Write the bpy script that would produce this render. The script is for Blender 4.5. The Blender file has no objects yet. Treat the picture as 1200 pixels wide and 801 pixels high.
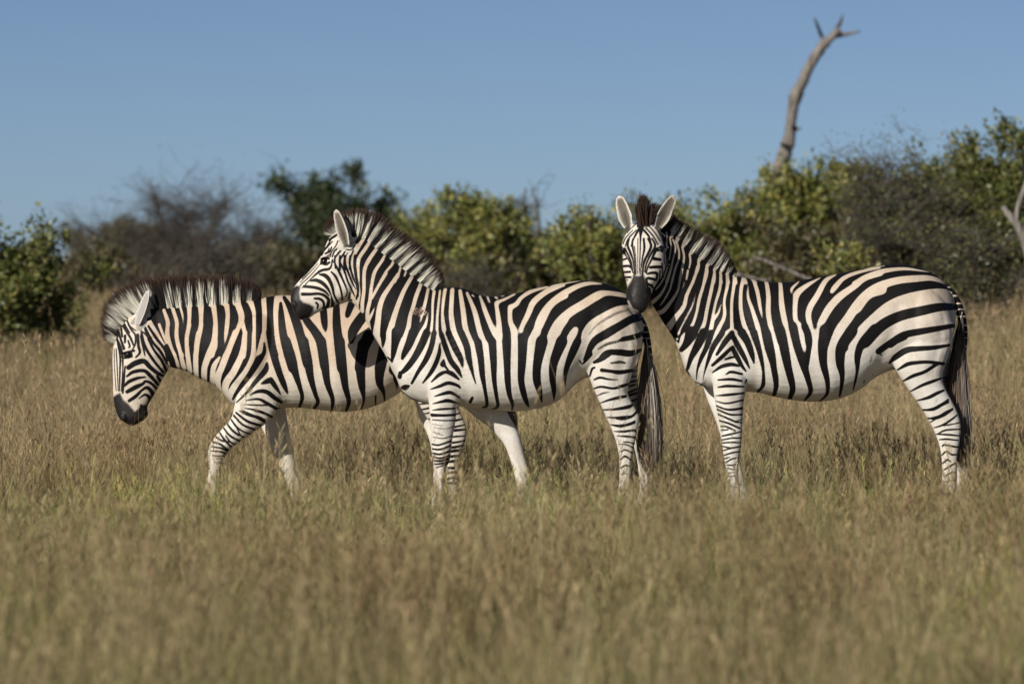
import bpy, bmesh, math, random
import numpy as np
from mathutils import Vector, Matrix, kdtree
from mathutils.bvhtree import BVHTree

C = bpy.context.scene.collection
SC = bpy.context.scene
rad = math.radians

# ------------------------------------------------------------------ camera
FPX = 6000.0            # focal length in pixels of a 1200 px wide frame
HORIZON = 303.0
CAM_Z = 1.55
PITCH = math.atan((400.5 - HORIZON) / FPX)
cam_d = bpy.data.cameras.new('camera')
cam = bpy.data.objects.new('camera', cam_d); C.objects.link(cam)
cam_d.sensor_width = 36.0
cam_d.lens = FPX / 1200.0 * 36.0
cam_d.clip_end = 5000.0
cam.location = (0, 0, CAM_Z)
cam.rotation_euler = (rad(90) - PITCH, 0, 0)
cam_d.dof.use_dof = True
cam_d.dof.focus_distance = 30.2
cam_d.dof.aperture_fstop = 3.0
SC.camera = cam

# ------------------------------------------------------------------ sky, sun, exposure
SUN_AZ = rad(-142.0)     # compass angle from +Y, clockwise: behind the camera, to its left
SUN_EL = rad(26.0)
sun_vec = Vector((math.sin(SUN_AZ) * math.cos(SUN_EL), math.cos(SUN_AZ) * math.cos(SUN_EL), math.sin(SUN_EL)))
world = bpy.data.worlds.new('World'); SC.world = world
world.use_nodes = True
wn = world.node_tree.nodes; wl = world.node_tree.links
bg = wn['Background']
sky = wn.new('ShaderNodeTexSky')
sky.sky_type = 'NISHITA'
sky.sun_disc = False
sky.sun_elevation = SUN_EL
sky.sun_rotation = SUN_AZ
sky.altitude = 1500.0
sky.air_density = 0.42
sky.dust_density = 0.9
sky.ozone_density = 2.0
wl.new(sky.outputs['Color'], bg.inputs['Color'])
bg.inputs['Strength'].default_value = 0.062
sun_d = bpy.data.lights.new('sun', 'SUN')
sun_d.energy = 4.9
sun_d.angle = rad(0.5)
sun_d.color = (1.0, 0.94, 0.855)
sun = bpy.data.objects.new('sun', sun_d); C.objects.link(sun)
sun.location = sun_vec * 60
sun.rotation_euler = sun_vec.to_track_quat('Z', 'Y').to_euler()
SC.view_settings.view_transform = 'Standard'
SC.view_settings.look = 'None'
SC.view_settings.gamma = 1.0
SC.view_settings.use_curve_mapping = False
SC.view_settings.exposure = 0.0
SC.cycles.max_bounces = 6
SC.cycles.transparent_max_bounces = 6
try:
    SC.cycles.use_denoising = True
    SC.cycles.denoiser = 'OPENIMAGEDENOISE'
    SC.cycles.denoising_prefilter = 'ACCURATE'
except Exception:
    pass

# ------------------------------------------------------------------ helpers
_cp, _sp = math.cos(PITCH), math.sin(PITCH)
def at(px, py, Y):
    """the point of the upright plane at distance Y that the photograph shows at px, py"""
    dx = (px - 600.0) / FPX; dy = -(py - 400.5) / FPX
    ry = _cp + dy * _sp; rz = -_sp + dy * _cp
    t = Y / ry
    return np.array((dx * t, Y, CAM_Z + rz * t))
def to_px(x, z, Y):
    h = z - CAM_Z
    depth = Y * _cp - h * _sp
    up = Y * _sp + h * _cp
    return 600.0 + FPX * x / depth, 400.5 - FPX * up / depth

def sstep(a, b, x):
    t = np.clip((x - a) / (b - a), 0, 1)
    return t * t * (3 - 2 * t)

def ground_z(x, y):
    x = np.asarray(x, float); y = np.asarray(y, float)
    z = (0.66 + 0.50 * sstep(1.0, 5.0, x)) * sstep(33.5, 58.0, y + 0.35 * x * sstep(33, 40, y))
    z = z + sstep(0, 30, np.abs(y - 30.4) * 4) * (0.035 * np.sin(x * 1.7 + y * 0.6) + 0.03 * np.sin(x * 0.7 - y * 0.9 + 1.3))
    z = z + 0.09 * np.exp(-((x + 5.2) / 1.6) ** 2) * sstep(33, 40, y)
    return z

def tag(o, label=None, cat=None, group=None, kind=None):
    if label: o['label'] = label
    if cat: o['category'] = cat
    if group: o['group'] = group
    if kind: o['kind'] = kind
    return o

def mesh_np(name, verts, faces_flat, counts, smooth=False):
    verts = np.asarray(verts, np.float32)
    counts = np.asarray(counts, np.int32); ff = np.asarray(faces_flat, np.int32)
    me = bpy.data.meshes.new(name)
    me.vertices.add(len(verts)); me.vertices.foreach_set('co', verts.ravel())
    me.loops.add(len(ff)); me.loops.foreach_set('vertex_index', ff)
    me.polygons.add(len(counts))
    st = np.concatenate(([0], np.cumsum(counts)[:-1])).astype(np.int32)
    me.polygons.foreach_set('loop_start', st)
    me.polygons.foreach_set('loop_total', counts)
    me.update(calc_edges=True)
    if smooth:
        me.polygons.foreach_set('use_smooth', np.ones(len(counts), bool))
    return me

def add_attr(me, name, kind, data, domain='POINT'):
    a = me.attributes.new(name, kind, domain)
    key = {'FLOAT': 'value', 'FLOAT_COLOR': 'color', 'FLOAT_VECTOR': 'vector', 'INT': 'value'}[kind]
    a.data.foreach_set(key, np.asarray(data, np.int32 if kind == 'INT' else np.float32).ravel())

def link(name, me, mat=None, parent=None):
    o = bpy.data.objects.new(name, me); C.objects.link(o)
    if mat is not None and not me.materials: me.materials.append(mat)
    if parent is not None:
        o.parent = parent; o.matrix_parent_inverse = Matrix.Translation(parent.location).inverted()
    return o

def new_mat(name):
    m = bpy.data.materials.new(name); m.use_nodes = True
    nt = m.node_tree
    return m, nt.nodes, nt.links, nt.nodes['Principled BSDF']

def catmull(P, n):
    """P (k,d) -> smooth curve with n samples per span"""
    P = np.asarray(P, float)
    if len(P) == 2:
        t = np.linspace(0, 1, n + 1)[:, None]
        return P[0] * (1 - t) + P[1] * t
    Q = np.vstack((2 * P[0] - P[1], P, 2 * P[-1] - P[-2]))
    out = []
    t = (np.arange(n) / n)[:, None]
    for i in range(1, len(Q) - 2):
        a, b, c, d = Q[i - 1], Q[i], Q[i + 1], Q[i + 2]
        out.append(0.5 * (2 * b + (c - a) * t + (2 * a - 5 * b + 4 * c - d) * t ** 2 + (3 * b - a - 3 * c + d) * t ** 3))
    out.append(P[-1][None])
    return np.vstack(out)

# ------------------------------------------------------------------ the ground
def build_ground():
    ys = np.concatenate((np.linspace(2, 16, 15), np.linspace(16.4, 64, 120), np.linspace(66, 140, 20), np.array([200, 320, 600, 1200, 2500])))
    us = np.concatenate((np.linspace(-1, -.26, 12), np.linspace(-.24, .24, 80), np.linspace(.26, 1, 12)))
    X = us[None] * (np.maximum(ys, 25)[:, None] * 0.5 + 6)
    Y = np.broadcast_to(ys[:, None], X.shape)
    Z = ground_z(X, Y)
    V = np.stack((X, Y, Z), -1).reshape(-1, 3)
    n, m = X.shape
    i, j = np.meshgrid(np.arange(n - 1), np.arange(m - 1), indexing='ij')
    a = (i * m + j).ravel()
    F = np.stack((a, a + 1, a + m + 1, a + m), 1).ravel()
    me = mesh_np('ground', V, F, np.full(len(a), 4), True)
    mt, N, L, bs = new_mat('dry_soil')
    tc = N.new('ShaderNodeTexCoord')
    n1 = N.new('ShaderNodeTexNoise'); n1.inputs['Scale'].default_value = 2.2; n1.inputs['Detail'].default_value = 8
    L.new(tc.outputs['Object'], n1.inputs['Vector'])
    cr = N.new('ShaderNodeValToRGB')
    e = cr.color_ramp.elements
    e[0].position = .3; e[0].color = (.10, .075, .045, 1); e[1].position = .7; e[1].color = (.23, .175, .10, 1)
    L.new(n1.outputs['Fac'], cr.inputs['Fac']); L.new(cr.outputs['Color'], bs.inputs['Base Color'])
    bs.inputs['Roughness'].default_value = .95
    bs.inputs['Specular IOR Level'].default_value = .1
    o = link('ground', me, mt); tag(o, 'dry sandy ground under the grass', 'ground', kind='structure')
build_ground()

# ------------------------------------------------------------------ grass
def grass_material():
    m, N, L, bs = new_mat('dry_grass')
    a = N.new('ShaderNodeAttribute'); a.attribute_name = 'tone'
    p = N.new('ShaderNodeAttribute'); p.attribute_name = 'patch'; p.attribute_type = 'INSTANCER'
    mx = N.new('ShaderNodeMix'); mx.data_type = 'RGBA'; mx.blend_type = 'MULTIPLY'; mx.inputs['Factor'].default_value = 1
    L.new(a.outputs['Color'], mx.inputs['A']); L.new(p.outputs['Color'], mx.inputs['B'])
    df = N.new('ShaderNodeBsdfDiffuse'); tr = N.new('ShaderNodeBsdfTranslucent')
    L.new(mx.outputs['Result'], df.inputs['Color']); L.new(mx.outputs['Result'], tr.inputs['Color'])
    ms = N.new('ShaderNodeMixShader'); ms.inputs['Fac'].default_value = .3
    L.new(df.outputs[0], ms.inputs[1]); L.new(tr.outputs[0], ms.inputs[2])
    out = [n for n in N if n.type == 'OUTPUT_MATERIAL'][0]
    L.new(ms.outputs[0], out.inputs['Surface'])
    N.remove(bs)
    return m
GRASS = grass_material()
STRAW = [(.70, .60, .385), (.62, .53, .325), (.54, .455, .275), (.45, .37, .225), (.34, .265, .165), (.52, .46, .25)]
GREENS = [(.24, .30, .11), (.31, .345, .14), (.19, .245, .09), (.43, .43, .165), (.52, .49, .20)]
def blade_mesh(name, spec, rng):
    """spec: rows of (count, height lo, hi, width, lean, spread, palette, seed heads)"""
    V, F, Cn, COL = [], [], [], []
    nv = 0
    for count, h0, h1, wd, lean, spread, pal, heads in spec:
        for _ in range(count):
            h = rng.uniform(h0, h1); az = rng.uniform(0, 2 * np.pi); ln = abs(rng.normal(0, lean)) + lean * .25
            r = spread * math.sqrt(rng.random()); pa = rng.uniform(0, 2 * np.pi)
            base = np.array((r * math.cos(pa), r * math.sin(pa), -.02))
            d = np.array((math.cos(az), math.sin(az), 0)); fa = rng.uniform(0, np.pi)
            s = np.array((math.cos(fa), math.sin(fa), 0))
            c = np.array(pal[rng.integers(len(pal))]) * rng.uniform(.75, 1.2)
            seg = 4
            for k in range(seg + 1):
                t = k / seg
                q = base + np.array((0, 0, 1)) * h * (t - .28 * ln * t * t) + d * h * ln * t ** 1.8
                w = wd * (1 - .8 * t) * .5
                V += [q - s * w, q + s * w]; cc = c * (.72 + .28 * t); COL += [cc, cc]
                if k:
                    a = nv + 2 * (k - 1); F += [a, a + 1, a + 3, a + 2]; Cn.append(4)
            nv += 2 * (seg + 1)
            if heads and rng.random() < heads:
                hc = np.array((.50, .405, .265)) * rng.uniform(.7, 1.3) if rng.random() < .75 else np.array((.34, .245, .17)) * rng.uniform(.8, 1.3)
                L = rng.uniform(.05, .11)
                for j in range(9):
                    t = j / 8; b0 = q - np.array((0, 0, 1)) * L * .8 * (1 - t) - d * ln * .4 * L * (1 - t)
                    aa = rng.uniform(0, 2 * np.pi); dv = np.array((math.cos(aa) * .5, math.sin(aa) * .5, 1.0)); dv /= np.linalg.norm(dv)
                    ll = rng.uniform(.02, .045); sp = np.cross(dv, (math.sin(aa + j), math.cos(aa), .2)); sp /= np.linalg.norm(sp) + 1e-6
                    w2 = rng.uniform(.0016, .0032)
                    V += [b0, b0 + dv * ll * .5 + sp * w2, b0 + dv * ll, b0 + dv * ll * .5 - sp * w2]
                    COL += [hc] * 4; F += [nv, nv + 1, nv + 2, nv + 3]; Cn.append(4); nv += 4
    me = mesh_np(name, np.array(V), F, Cn)
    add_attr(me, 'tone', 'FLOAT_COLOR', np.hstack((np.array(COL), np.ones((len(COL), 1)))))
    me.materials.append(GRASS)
    return me
def build_grass():
    rng = np.random.default_rng(77)
    col = bpy.data.collections.new('grass_tufts')
    specs = []
    PALEST = [(.86, .77, .56), (.78, .68, .47), (.72, .62, .40)]
    BROWN = [(.30, .225, .14), (.24, .175, .11), (.38, .30, .19)]
    for k in range(5):      # fine dry grass, each tussock with its own cast
        mixp = (STRAW, STRAW + BROWN, STRAW[:4] + PALEST, BROWN + STRAW[3:], STRAW)[k]
        specs.append([(12, .08, .24, .0055, .6, .10, mixp, 0), (15, .24, .52, .0036, .22, .10, mixp, .22), (3, .3, .58, .0034, .28, .10, PALEST, .15), (3, .28, .5, .0034, 1.0, .12, STRAW[:3], .2)])
    for k in range(2):      # mixed, olive
        specs.append([(16, .10, .28, .007, .6, .12, GREENS[2:] + STRAW[:4], 0), (13, .24, .50, .0038, .28, .11, STRAW + GREENS[3:], .2), (3, .06, .15, .006, .9, .1, BROWN, 0)])
    for k in range(2):      # green leaves
        specs.append([(24, .12, .30, .011, .75, .13, GREENS, 0), (7, .2, .42, .0045, .4, .12, GREENS[2:] + STRAW[:2], .2)])
    specs.append([(14, .05, .14, .006, 1.4, .14, STRAW[:3], 0), (8, .3, .6, .0036, 1.2, .12, STRAW[:3] + PALEST, .2)])      # broken straw
    specs.append([(9, .45, .75, .0036, .22, .08, STRAW + PALEST, .5), (8, .1, .2, .005, .6, .08, STRAW, 0)])            # tall stems
    nt = len(specs)
    for k, s in enumerate(specs):
        o = bpy.data.objects.new('grass_tuft_%02d' % k, blade_mesh('grass_tuft', s, rng)); col.objects.link(o)
    P, SCL, IDX, COLR, ROT = [], [], [], [], []
    def noise(x, y, f, seed):
        r = np.random.default_rng(seed); z = 0
        for k in range(5):
            a = r.uniform(0, 2 * np.pi); ff = f * (1.0 + .45 * k)
            z = z + np.sin((x * math.cos(a) + y * math.sin(a)) * ff + r.uniform(0, 6.28)) / (1 + .35 * k)
        return z / 3.3
    for y0, y1, dens, sc in ((14.6, 24, 44, 1.0), (24, 36, 48, 1.0), (36, 46, 32, 1.0), (46, 66, 24, .92), (66, 90, 6, 1.0)):
        n = int((y1 - y0) * ((y0 + y1) * .1 + 2.4) * dens)
        y = rng.uniform(y0, y1, n); x = rng.uniform(-1, 1, n) * (y * .1 + 1.2)
        cl = noise(x, y, 2.6, 3) * .5 + noise(x, y, 6.5, 4) * .5
        keep = rng.random(n) < np.clip(.72 + .55 * cl, .18, 1)
        x, y, cl = x[keep], y[keep], cl[keep]; n = len(x)
        g = noise(x, y, 1.1, 8) * .6 + noise(x, y, 3.1, 9) * .4
        band = np.exp(-((y - 27.3) / 2.2) ** 2) * .75 + np.where(y < 27, .30, .04)
        pg = np.clip(band * (.55 + 1.7 * g) + .01, 0, .9)
        u = rng.random(n)
        ix = rng.integers(0, 5, n)
        po = np.where(y < 29.5, .42, .18)
        ix = np.where(u < pg, rng.integers(7, 9, n), np.where(u < pg + po, rng.integers(5, 7, n), ix))
        q = rng.random(n)
        ix = np.where(q < .09, 9, np.where(q < .17, 10, ix))
        hvar = np.clip(1.0 + .38 * noise(x, y, 1.7, 12) + .25 * noise(x, y, 6, 14) + .14 * rng.normal(size=n), .45, 1.75)
        # trodden lower round the animals' feet
        hvar = np.where(y > 42, np.minimum(hvar, 1.15), hvar)
        near = sstep(26.6, 28.2, y) * sstep(31.8, 31.0, y)
        s = sc * hvar * (1 - (.40 + .16 * sstep(-.6, -1.4, x)) * near)
        br = np.clip(.94 + .42 * noise(x, y, 2.1, 21) + .30 * noise(x, y, 7.0, 22) + .14 * rng.normal(size=n), .4, 1.65)[:, None]
        # living green or dead straw, in patches; greener towards the camera
        hue = np.clip(.22 + np.exp(-((y - 27.6) / 1.2) ** 2) * (.18 + .9 * noise(x, y, 1.9, 31).clip(-.25, 1)) + .70 * noise(x, y, 1.25, 23) + .35 * noise(x, y, 4.5, 24) +   .17 * sstep(29.5, 24, y) - .14 * sstep(30, 34, y), 0, 1)[:, None]
        cr = br * (np.array((1.02, .925, .83)) * (1 - hue) + np.array((.80, .95, .60)) * hue)
        fg = sstep(29, 20, y)[:, None]
        cr = cr * (.86 - .05 * fg) * np.array((.98, .985, 1.02))
        P.append(np.stack((x, y, ground_z(x, y)), 1)); SCL.append(s); IDX.append(ix); COLR.append(cr)
        ROT.append(np.stack((rng.normal(0, .12, n), rng.normal(0, .12, n), rng.uniform(0, 6.28, n)), 1))
    def extra(x, y, kind, scale, colour, tilt=.12):
        n = len(x)
        P.append(np.stack((x, y, ground_z(x, y)), 1)); SCL.append(scale * rng.uniform(.75, 1.25, n)); IDX.append(np.full(n, kind) if np.isscalar(kind) else kind)
        COLR.append(np.array(colour) * rng.uniform(.8, 1.2, (n, 1))); ROT.append(np.stack((rng.normal(0, tilt, n), rng.normal(0, tilt, n), rng.uniform(0, 6.28, n)), 1))
    # clumps of living grass, drifts of dark dead stems, and pale straws standing clear of the rest
    for k in range(26):
        cx = rng.uniform(-2.9, 2.3); cy = rng.uniform(26.2, 29.0) if k < 20 else rng.uniform(19, 26); m = rng.integers(8, 22)
        g = ((1.05, 1.22, .78), (1.35, 1.35, .80), (.85, 1.05, .75))[k % 3]
        extra(cx + rng.normal(0, .16, m), cy + rng.normal(0, .28, m), rng.integers(7, 9, m), 1.0, g)
    for k in range(30):
        cy = rng.uniform(17, 36); cx = rng.uniform(-1, 1) * cy * .11; m = rng.integers(10, 26)
        extra(cx + rng.normal(0, .22, m), cy + rng.normal(0, .45, m), np.full(m, 3), 1.05, (.64, .58, .47))
    m = 420; y_ = rng.uniform(20, 35, m); x_ = rng.uniform(-1, 1, m) * y_ * .105
    keep = ~((y_ > 27.2) & (y_ < 31.5) & (rng.random(m) < .55)); x_, y_ = x_[keep], y_[keep]
    extra(x_, y_, 9, 1.0, (1.25, 1.16, 1.0), .3)
    P = np.vstack(P); n = len(P)
    me = bpy.data.meshes.new('grass'); me.vertices.add(n); me.vertices.foreach_set('co', P.astype(np.float32).ravel())
    add_attr(me, 'tuft_scale', 'FLOAT', np.concatenate(SCL))
    add_attr(me, 'tuft_kind', 'INT', np.concatenate(IDX))
    add_attr(me, 'tuft_turn', 'FLOAT_VECTOR', np.vstack(ROT))
    add_attr(me, 'patch', 'FLOAT_COLOR', np.hstack((np.vstack(COLR), np.ones((n, 1)))))
    o = link('grass', me)
    tag(o, 'dry brown savanna grass with seed heads and greener clumps', 'grass', kind='stuff')
    gt = bpy.data.node_groups.new('grass_scatter', 'GeometryNodeTree')
    gt.interface.new_socket('Geometry', in_out='INPUT', socket_type='NodeSocketGeometry')
    gt.interface.new_socket('Geometry', in_out='OUTPUT', socket_type='NodeSocketGeometry')
    N, L = gt.nodes, gt.links
    gi = N.new('NodeGroupInput'); go = N.new('NodeGroupOutput')
    ci = N.new('GeometryNodeCollectionInfo'); ci.inputs['Collection'].default_value = col
    ci.inputs['Separate Children'].default_value = True; ci.inputs['Reset Children'].default_value = True
    ip = N.new('GeometryNodeInstanceOnPoints'); ip.inputs['Pick Instance'].default_value = True
    def na(nm, t):
        a = N.new('GeometryNodeInputNamedAttribute'); a.data_type = t; a.inputs['Name'].default_value = nm
        return [s for s in a.outputs if s.enabled and s.name == 'Attribute'][0]
    L.new(gi.outputs[0], ip.inputs['Points']); L.new(ci.outputs[0], ip.inputs['Instance'])
    L.new(na('tuft_kind', 'INT'), ip.inputs['Instance Index'])
    er = N.new('FunctionNodeEulerToRotation'); L.new(na('tuft_turn', 'FLOAT_VECTOR'), er.inputs[0])
    L.new(er.outputs[0], ip.inputs['Rotation'])
    L.new(na('tuft_scale', 'FLOAT'), ip.inputs['Scale'])
    L.new(ip.outputs[0], go.inputs[0])
    md = o.modifiers.new('scatter', 'NODES'); md.node_group = gt
    print('tufts', n)
build_grass()

# ------------------------------------------------------------------ shrubs and trees
def leaf_material():
    m, N, L, bs = new_mat('leaf')
    a = N.new('ShaderNodeAttribute'); a.attribute_name = 'tone'
    df = N.new('ShaderNodeBsdfDiffuse'); tr = N.new('ShaderNodeBsdfTranslucent')
    L.new(a.outputs['Color'], df.inputs['Color']); L.new(a.outputs['Color'], tr.inputs['Color'])
    ms = N.new('ShaderNodeMixShader'); ms.inputs['Fac'].default_value = .28
    L.new(df.outputs[0], ms.inputs[1]); L.new(tr.outputs[0], ms.inputs[2])
    gl = N.new('ShaderNodeBsdfGlossy'); gl.inputs['Roughness'].default_value = .45
    ms2 = N.new('ShaderNodeMixShader'); ms2.inputs['Fac'].default_value = .04
    L.new(ms.outputs[0], ms2.inputs[1]); L.new(gl.outputs[0], ms2.inputs[2])
    out = [n for n in N if n.type == 'OUTPUT_MATERIAL'][0]; L.new(ms2.outputs[0], out.inputs['Surface']); N.remove(bs)
    return m
LEAF = leaf_material()
def bark_material(name, c0, c1):
    m, N, L, bs = new_mat(name)
    tc = N.new('ShaderNodeTexCoord'); mp = N.new('ShaderNodeMapping'); mp.inputs['Scale'].default_value = (16, 16, 2.2)
    L.new(tc.outputs['Object'], mp.inputs['Vector'])
    nz = N.new('ShaderNodeTexNoise'); nz.inputs['Scale'].default_value = 1.5; nz.inputs['Detail'].default_value = 8
    L.new(mp.outputs['Vector'], nz.inputs['Vector'])
    cr = N.new('ShaderNodeValToRGB'); e = cr.color_ramp.elements
    e[0].position = .35; e[0].color = (*c0, 1); e[1].position = .65; e[1].color = (*c1, 1)
    L.new(nz.outputs['Fac'], cr.inputs['Fac']); L.new(cr.outputs['Color'], bs.inputs['Base Color'])
    bs.inputs['Roughness'].default_value = .9; bs.inputs['Specular IOR Level'].default_value = .15
    bp = N.new('ShaderNodeBump'); bp.inputs['Strength'].default_value = 1.0; bp.inputs['Distance'].default_value = .05
    L.new(nz.outputs['Fac'], bp.inputs['Height']); L.new(bp.outputs['Normal'], bs.inputs['Normal'])
    return m
BARK = bark_material('grey_brown_bark', (.06, .053, .044), (.15, .132, .108))
PALEBARK = bark_material('weathered_wood', (.125, .11, .098), (.28, .255, .225))
def tubes(name, paths, mat, parent, sides=5):
    """paths: list of (points (k,3), radii (k)) swept into one mesh"""
    V, F, Cn = [], [], []; nv = 0
    th = np.linspace(0, 2 * np.pi, sides, endpoint=False)
    for P, R in paths:
        P = np.asarray(P, float)
        T = np.gradient(P, axis=0); T /= np.linalg.norm(T, axis=1, keepdims=True) + 1e-9
        ref = np.array((.3, .9, .2)); A = np.cross(T, ref); A /= np.linalg.norm(A, axis=1, keepdims=True) + 1e-9
        Bv = np.cross(T, A)
        ring = P[:, None] + (A[:, None] * np.cos(th)[None, :, None] + Bv[:, None] * np.sin(th)[None, :, None]) * np.asarray(R)[:, None, None]
        k = len(P); V.append(ring.reshape(-1, 3))
        for i in range(k - 1):
            for j in range(sides):
                j2 = (j + 1) % sides
                F += [nv + i * sides + j, nv + i * sides + j2, nv + (i + 1) * sides + j2, nv + (i + 1) * sides + j]; Cn.append(4)
        F += [nv + (k - 1) * sides + j for j in range(sides)]; Cn.append(sides)
        nv += k * sides
    me = mesh_np(name, np.vstack(V), F, Cn, True)
    return link(name, me, mat, parent)
def leaves(name, pts, dirs, size, pal, rng, parent, asp=.5):
    n = len(pts)
    nrm = rng.normal(0, 1, (n, 3)); nrm[:, 2] += .5; nrm /= np.linalg.norm(nrm, axis=1, keepdims=True)
    d = dirs + rng.normal(0, .8, (n, 3)); d -= nrm * (d * nrm).sum(1, keepdims=True); d /= np.linalg.norm(d, axis=1, keepdims=True) + 1e-9
    s = np.cross(nrm, d); L = (size * rng.uniform(.6, 1.35, n))[:, None]
    fold = nrm * L * .12
    V = np.stack((pts, pts + d * L * .5 + s * L * asp * .5 + fold, pts + d * L, pts + d * L * .5 - s * L * asp * .5 + fold), 1).reshape(-1, 3)
    F = np.arange(4 * n); me = mesh_np(name, V, F, np.full(n, 4))
    c = np.array(pal)[rng.integers(0, len(pal), n)] * rng.uniform(.75, 1.25, (n, 1))
    add_attr(me, 'tone', 'FLOAT_COLOR', np.hstack((np.repeat(c, 4, 0), np.ones((4 * n, 1)))))
    return link(name, me, LEAF, parent)
def wander(a, b, k, amt, rng, lift=0.0):
    t = np.linspace(0, 1, k)[:, None]
    P = a * (1 - t) + b * t + rng.normal(0, amt, (k, 3)).cumsum(0) * t * (1 - t) * 2
    P[:, 2] += lift * (t * (1 - t))[:, 0]
    return P
def shrub(name, label, cat, px, top, wpx, D, pal, seed, n_leaf=7000, leaf=.06, stems=7, base=None, depth=None, skew=0., bare=0., shape=.75, group=None, clump=.16, height_px=None):
    """a many-stemmed shrub: px centre, px of its top, width in px, its distance"""
    rng = np.random.default_rng(seed)
    m = D / FPX
    c = at(px, 300, D); gz = float(ground_z(c[0], D))
    H = at(px, top, D)[2] - gz; W = wpx * m / 2; Dp = depth or W * .8
    root = bpy.data.objects.new(name, None); C.objects.link(root); root.location = (c[0], D, gz)
    tag(root, label, cat, group)
    o = np.array((c[0], D, gz))
    paths, tips = [], []
    for k in range(stems):
        az = 2 * np.pi * (k + rng.uniform(-.3, .3)) / stems; r = math.sqrt(rng.uniform(.02, 1))
        e = rng.uniform(.7, 1.06)
        end = o + np.array((math.cos(az) * W * r * .75 + skew * H, math.sin(az) * Dp * r * .75, H * e * (1 - .30 * r * r)))
        P = wander(o + np.array((math.cos(az) * W * .1, math.sin(az) * Dp * .1, -.05)), end, 8, .03 * H, rng, .12 * H)
        rr = np.linspace(.022, .008, 8) * H * .9
        paths.append((P, rr)); tips.append((P[-1], P[-1] - P[-2]))
        for j in range(7):
            i = rng.integers(2, 8); az2 = rng.uniform(0, 2 * np.pi); l = rng.uniform(.16, .42) * (W + H * .4)
            up = rng.uniform(-.1, .8)
            e2 = P[i] + np.array((math.cos(az2) * l, math.sin(az2) * l * Dp / W, up * l))
            e2[2] = min(max(e2[2], gz + .12 * H), gz + H * 1.0)
            Q = wander(P[i], e2, 6, .02 * H, rng)
            paths.append((Q, np.linspace(rr[i] * .6, .0035, 6))); tips.append((Q[-1], Q[-1] - Q[-2])); tips.append((Q[3], Q[3] - Q[2]))
            for q in range(4):
                az3 = rng.uniform(0, 2 * np.pi); l3 = l * rng.uniform(.25, .6)
                ii = rng.integers(2, 6)
                e3 = Q[ii] + np.array((math.cos(az3) * l3, math.sin(az3) * l3, rng.uniform(-.2, .9) * l3))
                Z = wander(Q[ii], e3, 5, .012 * H, rng)
                paths.append((Z, np.linspace(.006, .0025, 5))); tips.append((Z[-1], Z[-1] - Z[-2])); tips.append((Z[2], Z[2] - Z[1]))
    tubes('branches', paths, BARK, root, 4 if D > 40 else 5)
    if n_leaf:
        tp = np.array([t[0] for t in tips]); td = np.array([t[1] for t in tips]); td /= np.linalg.norm(td, axis=1, keepdims=True) + 1e-9
        w = rng.gamma(1.2, 1, len(tp)); w /= w.sum()
        ix = rng.choice(len(tp), n_leaf, p=w)
        n_leaf = int(n_leaf * 1.7); ix = rng.choice(len(tp), n_leaf, p=w)
        r = rng.normal(0, 1, (n_leaf, 3)); r /= np.linalg.norm(r, axis=1, keepdims=True); r *= (rng.random((n_leaf, 1)) ** .5)
        p = tp[ix] + r * clump * .72 * H * np.array((.8, .8, 1.15)) * rng.uniform(.35, 1.25, len(tp))[ix][:, None]
        p[:, 2] = np.maximum(p[:, 2], gz + .02)
        # sprigs: every clump leans its own way and has its own colour
        leaves('crown', p, td[ix] + r * .5 + np.array((0, 0, .8)), leaf, pal, rng, root)
    return root
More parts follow.
